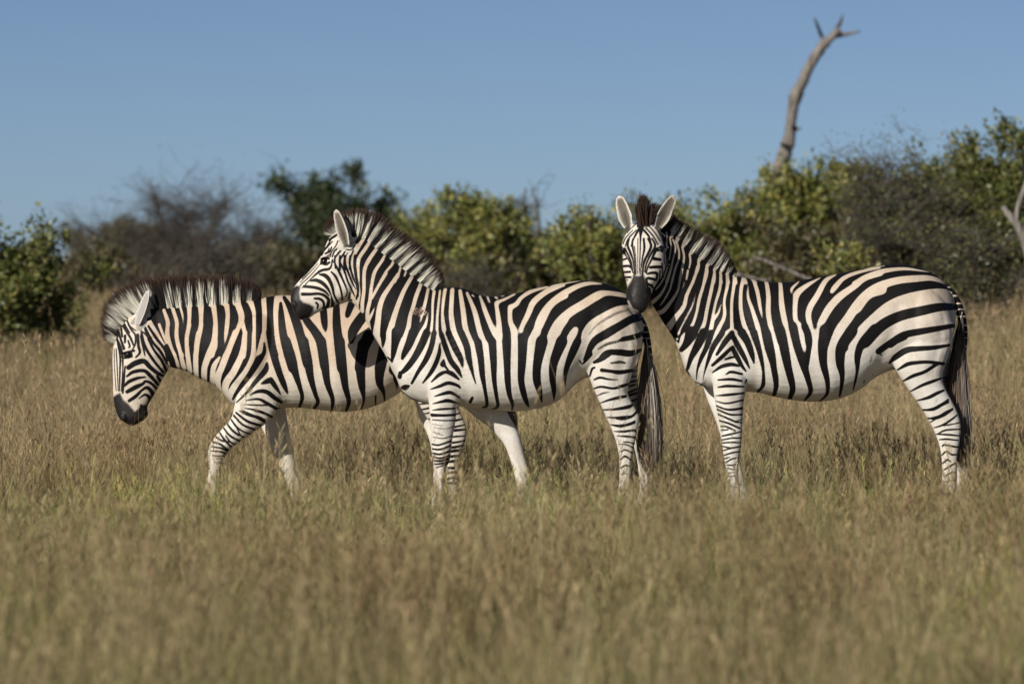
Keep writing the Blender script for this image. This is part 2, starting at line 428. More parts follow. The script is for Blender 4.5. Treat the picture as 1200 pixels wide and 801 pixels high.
def thornbush(name, label, cat, px, top, wpx, D, seed, n=900, group=None, pal=None, n_leaf=0, twig=.0035, reach=1.0, mat=None):
    """bare dry bush: a haze of thin crooked twigs"""
    rng = np.random.default_rng(seed)
    m = D / FPX; c = at(px, 300, D); gz = float(ground_z(c[0], D))
    H = at(px, top, D)[2] - gz; W = wpx * m / 2; Dp = W * .7
    root = bpy.data.objects.new(name, None); C.objects.link(root); root.location = (c[0], D, gz)
    tag(root, label, cat, group)
    o = np.array((c[0], D, gz))
    limbs, tw, tips = [], [], []
    for k in range(9):
        az = 2 * np.pi * (k + rng.uniform(-.4, .4)) / 9; r = rng.uniform(.15, 1)
        end = o + np.array((math.cos(az) * W * r, math.sin(az) * Dp * r, H * rng.uniform(.6, .98) * (1 - .4 * r * r)))
        P = wander(o + np.array((math.cos(az) * .12 * W, math.sin(az) * .12 * W, -.05)), end, 9, .035 * H, rng, .18 * H)
        limbs.append((P, np.linspace(.024, .006, 9) * max(H, 1.2)))
    for k in range(n):
        P = limbs[rng.integers(9)][0]; i = rng.integers(1, 9)
        az = rng.uniform(0, 2 * np.pi); l = rng.uniform(.12, .5) * (.5 * W + .35 * H) * reach; up = rng.uniform(-.25, 1.1)
        a = P[i] + (P[i - 1] - P[i]) * rng.random()
        e = a + np.array((math.cos(az) * l, math.sin(az) * l, up * l)); e[2] = max(e[2], gz + .03)
        Q = wander(a, e, 5, .035 * l, rng)
        r0 = twig * rng.uniform(1.2, 2.6)
        tw.append((Q, np.linspace(r0, twig * .5, 5)))
        for q in range(3):
            j = rng.integers(1, 5); az2 = rng.uniform(0, 2 * np.pi); l2 = l * rng.uniform(.2, .5)
            e2 = Q[j] + np.array((math.cos(az2) * l2, math.sin(az2) * l2, rng.uniform(-.2, 1) * l2))
            tw.append((wander(Q[j], e2, 4, .04 * l2, rng), np.linspace(twig, twig * .4, 4))); tips.append(e2)
    tubes('branches', limbs, mat or BARK, root, 6)
    tubes('twigs', tw, mat or BARK, root, 3)
    if n_leaf:
        tp = np.array(tips); ix = rng.integers(0, len(tp), n_leaf)
        leaves('crown', tp[ix] + rng.normal(0, .04 * H, (n_leaf, 3)), rng.normal(0, 1, (n_leaf, 3)), .035, pal, rng, root)
    return root
MID = [(0.111, 0.142, 0.038), (0.148, 0.168, 0.047), (0.082, 0.109, 0.029), (0.199, 0.196, 0.056), (0.236, 0.216, 0.066)]
DEEP = [(0.041, 0.063, 0.023), (0.059, 0.081, 0.03), (0.033, 0.049, 0.019), (0.077, 0.092, 0.034)]
LIME = [(0.226, 0.239, 0.062), (0.295, 0.278, 0.078), (0.156, 0.191, 0.052), (0.365, 0.318, 0.094), (0.121, 0.151, 0.043)]
OLIVE = [(0.107, 0.104, 0.045), (0.143, 0.126, 0.059), (0.084, 0.085, 0.037), (0.179, 0.142, 0.075)]
GREY = [(0.092, 0.084, 0.054), (0.119, 0.1, 0.07), (0.065, 0.063, 0.043)]
def build_bushes():
    G = 'shrubs along the far edge of the grass'
    shrub('shrub', 'leafy green shrub at the left edge, close behind the grass', 'shrub', 20, 258, 165, 49, MID, 1, 12000, .055, 9, clump=.15)
    thornbush('thorn_bush', 'wide brown leafless thorn bush behind the lowered head', 'bush', 205, 218, 300, 72, 2, 2400, pal=GREY, n_leaf=4500)
    thornbush('thorn_bush', 'low brown thorn bush between the wide one and the dark tree', 'bush', 305, 268, 130, 76, 3, 700, pal=GREY, n_leaf=1800)
    shrub('tree', 'dark green tree standing over the middle zebra head', 'tree', 392, 198, 150, 74, DEEP, 4, 9000, .085, 8, clump=.13)
    shrub('shrub', 'grey green low shrub below the dark tree', 'shrub', 330, 288, 150, 66, OLIVE, 5, 5000, .06, 8, clump=.2)
    shrub('shrub', 'broad yellow green shrub above the middle zebra back', 'shrub', 556, 225, 165, 58, LIME, 6, 12000, .062, 9, clump=.15)
    shrub('shrub', 'dull green shrub beside the middle zebra mane', 'shrub', 490, 240, 90, 62, MID, 7, 5000, .06, 6, clump=.16)
    shrub('tree', 'hazy dark treetop rising behind the yellow green shrub', 'tree', 585, 215, 80, 96, DEEP, 8, 3500, .09, 6, clump=.15)
    shrub('shrub', 'sparse shrub with yellow tipped sprigs left of the turned head', 'shrub', 694, 232, 84, 54, LIME, 9, 3600, .06, 6, clump=.14)
    shrub('shrub', 'low olive shrub in the gap behind the middle zebra rump', 'shrub', 650, 300, 130, 60, OLIVE, 10, 5500, .055, 8, clump=.22)
    shrub('shrub', 'green shrub hidden behind the turned head and neck', 'shrub', 785, 246, 95, 55, MID, 11, 4500, .058, 6, clump=.16)
    shrub('shrub', 'large bright green shrub at the foot of the dead trunk', 'shrub', 958, 178, 150, 57, LIME, 12, 14000, .064, 10, clump=.13)
    shrub('shrub', 'mid green shrub sloping down beside the rear zebra mane', 'shrub', 868, 228, 110, 54, LIME, 13, 8000, .058, 7, clump=.15)
    thornbush('thorn_bush', 'big grey brown thorn bush above the rear zebra rump', 'bush', 1045, 172, 220, 51, 14, 1500, pal=OLIVE + MID, n_leaf=11000)
    shrub('shrub', 'tall green shrub rising at the right edge', 'shrub', 1192, 152, 140, 52, MID, 71, 9000, .06, 8, clump=.14)
    shrub('shrub', 'small fresh green shrub just above the rear zebra back', 'shrub', 1000, 282, 46, 47, LIME, 16, 1600, .05, 5, clump=.2)
    thornbush('thorn_bush', 'low dry bush at the right edge over the grass', 'bush', 1150, 250, 150, 48, 17, 900, pal=OLIVE + MID, n_leaf=6000)
    thornbush('thorn_bush', 'thin bare sapling poking above the yellow green shrub', 'sapling', 622, 202, 44, 64, 18, 60, twig=.005, reach=1.4)
    for k, (px, top, w, D, pal, lb) in enumerate((
            (110, 292, 120, 62, OLIVE, 'low olive shrub between the left edge shrub and the brown thorn bush'),
            (425, 268, 120, 69, DEEP, 'dark shrub below the dark tree, behind the middle zebra face'),
            (618, 285, 100, 63, MID, 'shrub filling the gap to the right of the broad yellow green one'),
            (735, 290, 110, 62, OLIVE, 'low shrub behind the muzzle of the rear zebra'),
            (1105, 212, 120, 58, MID, 'green shrub half hidden behind the grey brown thorn bush'),
            (960, 262, 130, 53, OLIVE, 'olive shrub in front of the large bright one, above the rear zebra back'))):
        shrub('shrub', lb, 'shrub', px, top, w, D, pal, 40 + k, 6000, .06, 9, clump=.2)
    thornbush('thorn_bush', 'brown thorn scrub low behind the neck of the lowered zebra', 'bush', 240, 285, 260, 60, 51, 1300, pal=GREY, n_leaf=2500)
    thornbush('thorn_bush', 'greyish dry scrub low under the broad yellow green shrub', 'bush', 540, 300, 200, 55, 52, 700, pal=OLIVE, n_leaf=2500)
    shrub('shrub', 'tangled green shrub between the thorn bush and the tall right edge shrub', 'shrub', 1140, 178, 120, 56, MID, 61, 7000, .06, 9, clump=.17)
    shrub('shrub', 'dark low shrub at the right edge under the tall one', 'shrub', 1190, 235, 110, 54, OLIVE, 62, 6000, .06, 9, clump=.2)
    shrub('shrub', 'dull shrub low behind the ears and neck of the lowered zebra', 'shrub', 150, 272, 150, 78, OLIVE, 63, 6000, .075, 9, clump=.2)
    # far wood seen through the gap
    shrub('tree', 'distant blue grey tree seen through the gap in the shrubs', 'tree', 668, 268, 90, 150, DEEP, 19, 3500, .16, 7, clump=.2)
build_bushes()

def dead_trunk():
    rng = np.random.default_rng(30)
    D = 62.0
    pts = [(884, 330, 15), (893, 270, 14), (905, 222, 13.5), (917, 190, 13), (926, 160, 13), (928, 140, 11.5), (932, 115, 11), (941, 95, 11.5), (950, 75, 9.5), (962, 56, 9), (974, 44, 9), (983, 36, 6.5)]
    c = at(884, 330, D); gz = float(ground_z(c[0], D))
    root = bpy.data.objects.new('dead_tree', None); C.objects.link(root); root.location = (c[0], D, gz)
    tag(root, 'bare dead trunk leaning up into the sky above the shrubs', 'dead tree')
    def path(p, dy=0.0, n=6):
        S = catmull(np.array([(a, b, w) for a, b, w in p]), n)
        P = np.array([at(a, b, D) for a, b, w in S]); t = np.linspace(0, 1, len(P))
        P[:, 1] += dy * t + .15 * np.sin(t * 5)
        return P, S[:, 2] * D / FPX / 2 * (1 + .09 * rng.normal(size=len(S)))
    P, R = path(pts); R = R * 1.22 * (1 + .10 * np.sin(np.linspace(0, 26, len(R)))); P[0, 2] = gz - .2
    tubes('trunk', [(P, R)], PALEBARK, root, 14)
    for a, b, dx, dy, w in ((934, 112, 7, -3, 5), (923, 172, -8, -4, 6), (944, 88, -5, -5, 4.5), (957, 62, 8, 2, 4), (930, 150, 8, 1, 6), (911, 204, 9, -5, 6)):
        tubes('stub', [path([(a, b, w), (a + dx * .6, b + dy * .6, w * .8), (a + dx, b + dy, w * .4)], .1)], PALEBARK, root, 7)
    tubes('branch', [path([(966, 52, 5), (963, 42, 4.5), (957, 31, 3.5), (951, 21, 1.2)], -.2)], PALEBARK, root, 8)
    tubes('branch', [path([(977, 42, 7), (982, 33, 6), (985, 26, 4), (987, 17, 1.5)], .1)], PALEBARK, root, 8)
    tubes('branch', [path([(979, 42, 6), (989, 40, 5), (998, 38.5, 4), (1008, 37, 2)], .25)], PALEBARK, root, 8)
dead_trunk()
def dead_limbs():
    D = 47.0
    c = at(1192, 330, D); gz = float(ground_z(c[0], D))
    root = bpy.data.objects.new('dead_branch', None); C.objects.link(root); root.location = (c[0], D, gz)
    tag(root, 'pale forked dead limb standing in the shrubs at the right edge', 'dead branch')
    def path(p):
        S = catmull(np.array(p, float), 6); return np.array([at(a, b, D) for a, b, w in S]), S[:, 2] * D / FPX / 2
    P, R = path([(1214, 340, 13), (1206, 300, 12), (1196, 270, 11), (1184, 254, 9), (1175, 242, 6)])
    P[0, 2] = gz - .1
    tubes('limb', [(P, R)], PALEBARK, root, 8)
    tubes('limb', [path([(1190, 262, 7), (1193, 245, 7), (1197, 230, 6), (1204, 210, 5)])], PALEBARK, root, 8)
    D = 50.0
    for px, py, ln, an, lb in ((868, 322, 60, .12, 'grey fallen branch lying behind the rear zebra withers'), (922, 316, 70, .3, 'pale fallen branch above the dip of the rear zebra back')):
        c = at(px, py, D); gz = float(ground_z(c[0], D))
        S = np.array([(px + t * ln * math.cos(an), py + 3 * math.sin(t * 3) + t * ln * math.sin(an), 5 * (1 - .7 * abs(t))) for t in np.linspace(-.6, .6, 10)])
        P = np.array([at(a, b, D) for a, b, w in S])
        o = tubes('fallen_branch', [(P, S[:, 2] * D / FPX / 2)], PALEBARK, None, 7)
        tag(o, lb, 'fallen branch')
dead_limbs()

# ------------------------------------------------------------------ zebra: coat pattern
class Coat:
    """A signed field over the animal's flank (positive = dark hair), one unit = 5 mm"""
    R = 2
    def __init__(s, x0, y0, x1, y1):
        s.x0, s.y0 = x0, y0
        s.F = np.full(((y1 - y0) * s.R + 1, (x1 - x0) * s.R + 1), -5.0, np.float32)
    def copy(s):
        c = Coat.__new__(Coat); c.x0, c.y0 = s.x0, s.y0; c.F = s.F.copy(); return c
    def stroke(s, pts, dark=True, amt=None):
        P = np.asarray(pts, float)
        if len(P) == 1: P = np.vstack((P, P + (0.6, 0, 0)))
        seg = np.hypot(*(P[1:, :2] - P[:-1, :2]).T)
        n = max(2, int(math.ceil(seg.max() / 0.6)))
        S = catmull(P, n)
        keep = [0]
        for i in range(1, len(S)):
            if math.hypot(*(S[i, :2] - S[keep[-1], :2])) > 0.55: keep.append(i)
        S = S[keep]
        H, Wd = s.F.shape
        for x, y, w in S:
            w = max(w + (min(.3, .2 * w) if dark else -0.1), 0.9 if dark else 0.2); r = w / 2 + 3.0
            i0 = max(0, int((x - r - s.x0) * s.R)); i1 = min(Wd, int((x + r - s.x0) * s.R) + 2)
            j0 = max(0, int((y - r - s.y0) * s.R)); j1 = min(H, int((y + r - s.y0) * s.R) + 2)
            if i1 <= i0 or j1 <= j0: continue
            gx = np.arange(i0, i1) / s.R + s.x0 - x
            gy = np.arange(j0, j1) / s.R + s.y0 - y
            d = w / 2 - np.sqrt(gx[None] ** 2 + gy[:, None] ** 2)
            A = s.F[j0:j1, i0:i1]
            if dark:
                if amt is not None: d = np.minimum(d, amt)
                np.maximum(A, d, out=A)
            else: np.minimum(A, -d, out=A)
    def poly(s, pts, dark=True):
        P = np.asarray(pts, float)
        H, Wd = s.F.shape
        X, Y = np.meshgrid(np.arange(Wd) / s.R + s.x0, np.arange(H) / s.R + s.y0)
        ins = np.zeros(X.shape, bool); D = np.full(X.shape, 1e9)
        for (ax, ay), (bx, by) in zip(P, np.roll(P, -1, 0)):
            c = ((ay > Y) != (by > Y)) & (X < (bx - ax) * (Y - ay) / ((by - ay) or 1e-9) + ax)
            ins ^= c
            ex, ey = bx - ax, by - ay
            t = np.clip(((X - ax) * ex + (Y - ay) * ey) / (ex * ex + ey * ey + 1e-9), 0, 1)
            D = np.minimum(D, np.hypot(X - ax - t * ex, Y - ay - t * ey))
        sd = np.where(ins, D, -D).clip(-5, 5)
        s.F = np.maximum(s.F, sd) if dark else np.minimum(s.F, -sd)
        s.F = s.F.astype(np.float32)
    def soften(s, x0, y0, x1, y1, n=2, edge=8):
        """rounds off the kinks of wide stripes inside a box"""
        H, Wd = s.F.shape
        B_ = s.F.astype(np.float64)
        for k in range(n):
            for ax in (0, 1):
                c = np.pad(B_, [(2, 2) if q == ax else (0, 0) for q in (0, 1)], mode='edge')
                sl = lambda d: c[d:d + H] if ax == 0 else c[:, d:d + Wd]
                B_ = (sl(0) + 4 * sl(1) + 6 * sl(2) + 4 * sl(3) + sl(4)) / 16
        gx = np.arange(Wd) / s.R + s.x0; gy = np.arange(H) / s.R + s.y0
        w = (sstep(x0 - edge, x0 + edge, gx) * sstep(x1 + edge, x1 - edge, gx))[None] * (sstep(y0 - edge, y0 + edge, gy) * sstep(y1 + edge, y1 - edge, gy))[:, None]
        s.F = (s.F * (1 - w) + B_ * w).astype(np.float32)
    def sample(s, x, y):
        H, Wd = s.F.shape
        u = np.clip((x - s.x0) * s.R, 0, Wd - 1.001); v = np.clip((y - s.y0) * s.R, 0, H - 1.001)
        i = u.astype(int); j = v.astype(int); a = u - i; b = v - j
        F = s.F
        return (F[j, i] * (1 - a) + F[j, i + 1] * a) * (1 - b) + (F[j + 1, i] * (1 - a) + F[j + 1, i + 1] * a) * b

REG = {'A': (330, 235, 10), 'B': (330, 300, 10), 'C': (420, 250, 10), 'D': (420, 320, 10), 'E': (430, 390, 8),
       'F': (510, 320, 8), 'G': (540, 400, 8), 'H': (630, 320, 8), 'I': (650, 410, 8), 'J': (660, 490, 8), 'K': (470, 480, 6.667),
       'L': (110, 315, 10), 'M': (110, 380, 8), 'N': (120, 425, 10), 'O': (190, 315, 8), 'P': (220, 390, 8), 'Q': (320, 330, 8),
       'R': (330, 400, 8), 'T': (220, 480, 6.67), 'U': (705, 220, 10), 'V': (715, 280, 8.9), 'W': (770, 250, 10),
       'X': (760, 310, 8), 'Y': (780, 390, 8), 'AA': (880, 300, 8), 'AB': (880, 380, 8), 'AC': (1000, 300, 8),
       'AD': (1010, 390, 8), 'AE': (1050, 470, 6.675), 'AF': (800, 470, 6.675), 'I1': (0, 0, 1)}
def parse(reg, txt):
    x0, y0, s = REG[reg]
    res = []
    for line in txt.replace('\n', ' ').split(';'):
        p = [tuple(float(v) for v in q.split(',')) for q in line.split()]
        if p: res.append([(x0 + q[0] / s, y0 + q[1] / s, (q[2] / s if len(q) > 2 else 0)) for q in p])
    return res
def K(coat, reg, txt, amt=None):
    for p in parse(reg, txt): coat.stroke(p, True, amt)
def Wh(coat, reg, txt):
    for p in parse(reg, txt): coat.stroke(p, False)
def PolyK(coat, reg, txt, dark=True):
    for p in parse(reg, txt): coat.poly([q[:2] for q in p], dark)

# ------------------------------------------------------------------ zebra: body surface
class Body:
    def __init__(s, Y):
        s.Y = Y; s.v = []; s.f = []; s.n = 0; s.src = []; s.src_c = []; s.src_uv = {}
    def loft(s, comp, st, n=26, sub=4, egg=0.0, p=2.0):
        """st: rows (ax, ay, bx, by, y offset, half depth): a and b are the two ends of each section"""
        st = np.asarray([r[:6] for r in st], float)
        I = catmull(st, sub)
        th = np.linspace(0, 2 * np.pi, n, endpoint=False)
        ct, sn = np.cos(th), np.sin(th)
        cu = np.sign(ct) * np.abs(ct) ** (2 / p); cv = np.sign(sn) * np.abs(sn) ** (2 / p)
        base = s.n
        for ax, ay, bx, by, yc, hd in I:
            hd = max(hd, 0.003)
            A = at(ax, ay, s.Y); B = at(bx, by, s.Y)
            c = (A + B) / 2; u = (A - B) / 2
            P = c + cu[:, None] * u + np.stack((0 * cv, cv * hd * (1 - egg * cu), 0 * cv), 1) + np.array((0, yc, 0))
            s.v.append(P); s.src.append(P[::2]); s.src_c += [comp] * len(P[::2])
        m = len(I)
        for k in range(m - 1):
            for i in range(n):
                j = (i + 1) % n
                s.f.append((base + k * n + i, base + k * n + j, base + (k + 1) * n + j, base + (k + 1) * n + i))
        s.f.append(tuple(base + i for i in range(n))[::-1])
        s.f.append(tuple(base + (m - 1) * n + i for i in range(n)))
        s.n += m * n
        return I
    def blob(s, comp, px, py, yc, rx, rz, ry, tilt=0.0):
        """a swelling of muscle: radii in metres, tilt in the flank plane"""
        c = at(px, py, s.Y) + np.array((0, yc, 0))
        n, m = 20, 12
        th = np.linspace(0, 2 * np.pi, n, endpoint=False)
        base = s.n; ca, sa = math.cos(tilt), math.sin(tilt)
        for k in range(m + 1):
            ph = np.pi * k / m + (1e-3 if k == 0 else (-1e-3 if k == m else 0))
            lx = np.sin(ph) * np.cos(th) * rx; lz = np.full(n, np.cos(ph) * rz); ly = np.sin(ph) * np.sin(th) * ry
            P = c + np.stack((lx * ca - lz * sa, ly, lx * sa + lz * ca), 1)
            s.v.append(P); s.src.append(P[::2]); s.src_c += [comp] * len(P[::2])
        for k in range(m):
            for i in range(n):
                j = (i + 1) % n
                s.f.append((base + k * n + i, base + (k + 1) * n + i, base + (k + 1) * n + j, base + k * n + j))
        s.f.append(tuple(base + i for i in range(n)))
        s.f.append(tuple(base + m * n + i for i in range(n))[::-1])
        s.n += (m + 1) * n
    def make_ear(s, comp, bpt, tpt, by, ty, width, opening, cup=0.55, th=0.013):
        """a cupped leaf from bpt to tpt (photo points, own depths), opening = direction the hollow faces"""
        b = at(bpt[0], bpt[1], s.Y) + np.array((0, by, 0)); t = at(tpt[0], tpt[1], s.Y) + np.array((0, ty, 0))
        ax = t - b; L = np.linalg.norm(ax); ax /= L
        op = np.asarray(opening, float); op = op - ax * op.dot(ax); op /= np.linalg.norm(op)
        sd = np.cross(ax, op)
        nu, nv = 18, 13
        base = s.n; pts = [[], []]
        for k in range(nu):
            u = k / (nu - 1)
            w = width * (np.interp(u, [0, .12, .3, .5, .7, .85, .95, 1], [.5, .70, .94, 1.0, .97, .84, .60, .16]))
            for layer in (0, 1):
                for j in range(nv):
                    v = -1 + 2 * j / (nv - 1)
                    ang = v * (1.25 - 0.45 * u)
                    rr = w * (1.0 - 0.12 * u)
                    P = b + ax * (u * L) + sd * (rr * math.sin(ang)) + op * (rr * cup * 1.5 * (1 - math.cos(ang))) - op * (0.10 * L * u * (1 - u))
                    nrm = op * math.cos(ang) - sd * math.sin(ang)
                    edge = 1 - 0.75 * abs(v) ** 3
                    P = P + nrm * (th * edge * (0.5 if layer == 0 else -0.5))
                    pts[layer].append(P)
        for layer in (0, 1):
            s.v.append(np.array(pts[layer]))
            q0 = len(s.src_c); s.src_uv.update({q0 + q: ((q // nv) / (nu - 1), -1 + 2 * (q % nv) / (nv - 1)) for q in range(nu * nv)})
            s.src.append(np.array(pts[layer])); s.src_c += [comp + ('_in' if layer == 0 else '_out')] * (nu * nv)
        o2 = base + nu * nv
        g = lambda k, j: base + k * nv + j
        h = lambda k, j: o2 + k * nv + j
        for k in range(nu - 1):
            for j in range(nv - 1):
                s.f.append((g(k, j), g(k, j + 1), g(k + 1, j + 1), g(k + 1, j)))
                s.f.append((h(k, j), h(k + 1, j), h(k + 1, j + 1), h(k, j + 1)))
            s.f.append((g(k, 0), g(k + 1, 0), h(k + 1, 0), h(k, 0)))
            s.f.append((g(k, nv - 1), h(k, nv - 1), h(k + 1, nv - 1), g(k + 1, nv - 1)))
        for j in range(nv - 1):
            s.f.append((g(0, j), h(0, j), h(0, j + 1), g(0, j + 1)))
            s.f.append((g(nu - 1, j), g(nu - 1, j + 1), h(nu - 1, j + 1), h(nu - 1, j)))
        s.n += 2 * nu * nv
    def build(s, name, voxel=0.0052, smooth=9):
        V = np.vstack(s.v)
        ff = [i for f in s.f for i in f]
        me = mesh_np(name, V, ff, [len(f) for f in s.f])
        bm = bmesh.new(); bm.from_mesh(me)
        bmesh.ops.recalc_face_normals(bm, faces=bm.faces[:])
        bm.to_mesh(me); bm.free()
        o = bpy.data.objects.new(name + '_raw', me); C.objects.link(o)
        md = o.modifiers.new('r', 'REMESH'); md.mode = 'VOXEL'; md.voxel_size = voxel; md.adaptivity = 0.0
        dg = bpy.context.evaluated_depsgraph_get()
        out = bpy.data.meshes.new_from_object(o.evaluated_get(dg))
        bpy.data.objects.remove(o); bpy.data.meshes.remove(me)
        out.name = name
        src = np.vstack(s.src)
        kd = kdtree.KDTree(len(src))
        for q, p in enumerate(src): kd.insert(p, q)
        kd.balance()
        names = sorted(set(s.src_c)); ix = {c: q for q, c in enumerate(names)}
        sc = np.array([ix[c] for c in s.src_c]); s.names = names
        def read():
            nv = len(out.vertices)
            co = np.empty(nv * 3, np.float32); out.vertices.foreach_get('co', co)
            return co.reshape(-1, 3).astype(np.float64)
        def near_of(co): return np.fromiter((kd.find(p)[1] for p in co), int, len(co))
        def edges():
            ed = np.empty(len(out.edges) * 2, np.int32); out.edges.foreach_get('vertices', ed); ed = ed.reshape(-1, 2)
            return np.concatenate((ed[:, 0], ed[:, 1])), np.concatenate((ed[:, 1], ed[:, 0]))
        co = read(); nv = len(co); i, j = edges(); deg = np.bincount(i, minlength=nv)[:, None]
        def lap(c):
            return np.stack([np.bincount(i, c[j, k], nv) for k in range(3)], 1) / deg - c
        for k in range(smooth):
            co += 0.6 * lap(co)
            co -= 0.58 * lap(co)
        near = near_of(co); s.comp = sc[near]
        soft = np.where(s.is_comp('body'), 1.0, np.where(s.is_comp('head', 'nf', 'ff', 'nh', 'fh'), .4, .12))[:, None]
        for k in range(3): soft = .2 * soft + .8 * (np.bincount(i, soft[j, 0], nv)[:, None] / deg)
        for k in range(14): co += 0.5 * soft * lap(co)
        out.vertices.foreach_set('co', co.astype(np.float32).ravel()); out.update()
        # finer skin on the head, where the stripes are narrow
        hv = s.is_comp('head')
        for k in range(2): hv = (np.bincount(i, hv[j].astype(float), nv) > 0) | hv
        bm = bmesh.new(); bm.from_mesh(out); bm.verts.ensure_lookup_table()
        ee = [e for e in bm.edges if hv[e.verts[0].index] and hv[e.verts[1].index]]
        bmesh.ops.subdivide_edges(bm, edges=ee, cuts=1, use_grid_fill=True)
        bm.to_mesh(out); bm.free()
        co = read(); nv = len(co); i, j = edges(); deg = np.bincount(i, minlength=nv)[:, None]
        near = near_of(co); s.comp = sc[near]
        hm = s.is_comp('head')[:, None] * 1.0
        for k in range(3): co += .5 * hm * lap(co); co -= .48 * hm * lap(co)
        s.uv = np.array([s.src_uv.get(q, (0, 0)) for q in near])
        out.vertices.foreach_set('co', co.astype(np.float32).ravel())
        out.polygons.foreach_set('use_smooth', np.ones(len(out.polygons), bool))
        out.update()
        s.co = co
        nr = np.empty(nv * 3, np.float32); out.vertices.foreach_get('normal', nr); s.nr = nr.reshape(-1, 3)
        s.me = out
        return out
    def relief(s, rows):
        """low muscle relief: (points, width px, height m) ridges (+) and furrows (-) on both flanks"""
        px, py = to_px(s.co[:, 0], s.co[:, 2], s.Y)
        d = np.zeros(len(px))
        for pts, w, h in rows:
            S = catmull(np.array(pts, float), 8); m = np.full(len(px), 1e9)
            for x, y in S: m = np.minimum(m, (px - x) ** 2 + (py - y) ** 2)
            d += h * np.exp(-m / (w * w))
        ok = ~s.is_comp('ear_in', 'ear_out')
        fl = np.abs(s.nr[:, 1]) ** .7
        s.co = s.co + s.nr * (d * ok * fl)[:, None]
        s.me.vertices.foreach_set('co', s.co.astype(np.float32).ravel()); s.me.update()
        nr = np.empty(len(px) * 3, np.float32); s.me.vertices.foreach_get('normal', nr); s.nr = nr.reshape(-1, 3)
    def is_comp(s, *cs):
        m = np.zeros(len(s.comp), bool)
        for c in cs:
            for q, nme in enumerate(s.names):
                if nme == c: m |= s.comp == q
        return m

def bars(coat, I, start, stop, gap, w, rng, taper=True):
    """leg rings: short dark strokes across a leg, between its two edges"""
    A = I[:, :2]; B = I[:, 2:4]; mid = (A + B) / 2
    L = np.concatenate(([0], np.cumsum(np.hypot(*(mid[1:] - mid[:-1]).T))))
    t = start
    while t < L[-1] - stop:
        a = np.array([np.interp(t, L, A[:, 0]), np.interp(t, L, A[:, 1])])
        b = np.array([np.interp(t, L, B[:, 0]), np.interp(t, L, B[:, 1])])
        sag = rng.uniform(-1.2, 1.6); ww = w * rng.uniform(.7, 1.2)
        m = (a + b) / 2 + (0, sag)
        coat.stroke([(*(a + rng.uniform(-.5, .5, 2)), ww * .5), (*m, ww), (*b, ww * .6)])
        t += gap * rng.uniform(.8, 1.2)

def finish_coat(B, comp_field, cream, white, back_y, belly_y, leg_y, muzzle=None, extra=None):
    """write the coat attributes of a built body"""
    co, nr = B.co, B.nr
    px, py = to_px(co[:, 0], co[:, 2], B.Y)
    st = np.full(len(co), -4.0)
    for cs, f in comp_field:
        m = B.is_comp(*cs)
        st[m] = f.sample(px[m], py[m])
    side = np.sign(co[:, 1] - B.Y)
    legs = B.is_comp('nf', 'ff', 'nh', 'fh')
    inward = -side * nr[:, 1]                       # > 0 where the skin faces the other legs
    fade = sstep(0.15, 0.55, inward) * sstep(leg_y - 8, leg_y + 12, py) * legs
    st = st - 6 * fade
    t = sstep(back_y, belly_y, py)
    lt = np.asarray(cream)[None] * (1 - t[:, None]) + np.asarray(white)[None] * t[:, None]
    hd = B.is_comp('head')
    lt[hd] = (np.asarray(cream) * 0.35 + np.asarray(white) * 0.65)
    lt[legs & (py > leg_y)] = white
    hz = co[:, 2] - ground_z(co[:, 0], co[:, 1])
    dirt = (sstep(.50, .12, hz) * .75 * np.clip(.6 + .4 * np.sin(px * .9 + co[:, 1] * 31) * np.sin(py * .55), 0, 1) * legs)[:, None]
    lt = lt * (1 - dirt) + np.array((.50, .415, .30)) * dirt
    mz = np.full(len(co), -4.0)
    if muzzle is not None:
        m = B.is_comp('head'); mz[m] = muzzle.sample(px[m], py[m])
    ein = B.is_comp('ear_in'); eout = B.is_comp('ear_out')
    st[ein | eout] = -4; 
    u, v = B.uv[:, 0], np.abs(B.uv[:, 1])
    rim = np.maximum(sstep(.5, .85, v), sstep(.86, .97, u))[:, None]
    core = np.array((.19, .17, .14)) * (1 - .55 * np.exp(-(v[:, None] / .3) ** 2) * sstep(.75, .3, u)[:, None])
    lt[ein] = (core * (1 - rim) + np.array((.70, .67, .6)) * rim)[ein]
    tipd = sstep(.72, .8, u)[:, None] * sstep(.97, .92, u)[:, None]
    lt[eout] = (np.array((.60, .57, .51)) * (1 - tipd) + np.array((.03, .025, .02)) * tipd)[eout]
    mz[ein | eout] = -4
    hoof = np.full(len(co), -4.0)
    gz = ground_z(co[:, 0], co[:, 1])
    mz = np.maximum(mz, np.where(legs, (0.075 - (co[:, 2] - gz)) * 150, -4))
    if extra: st, lt, mz = extra(B, px, py, st, lt, mz)
    me = B.me
    add_attr(me, 'stripe', 'FLOAT', st)
    add_attr(me, 'muzzle', 'FLOAT', np.clip(mz, -5, 5))
    add_attr(me, 'pale', 'FLOAT_COLOR', np.hstack((lt, np.ones((len(lt), 1)))))

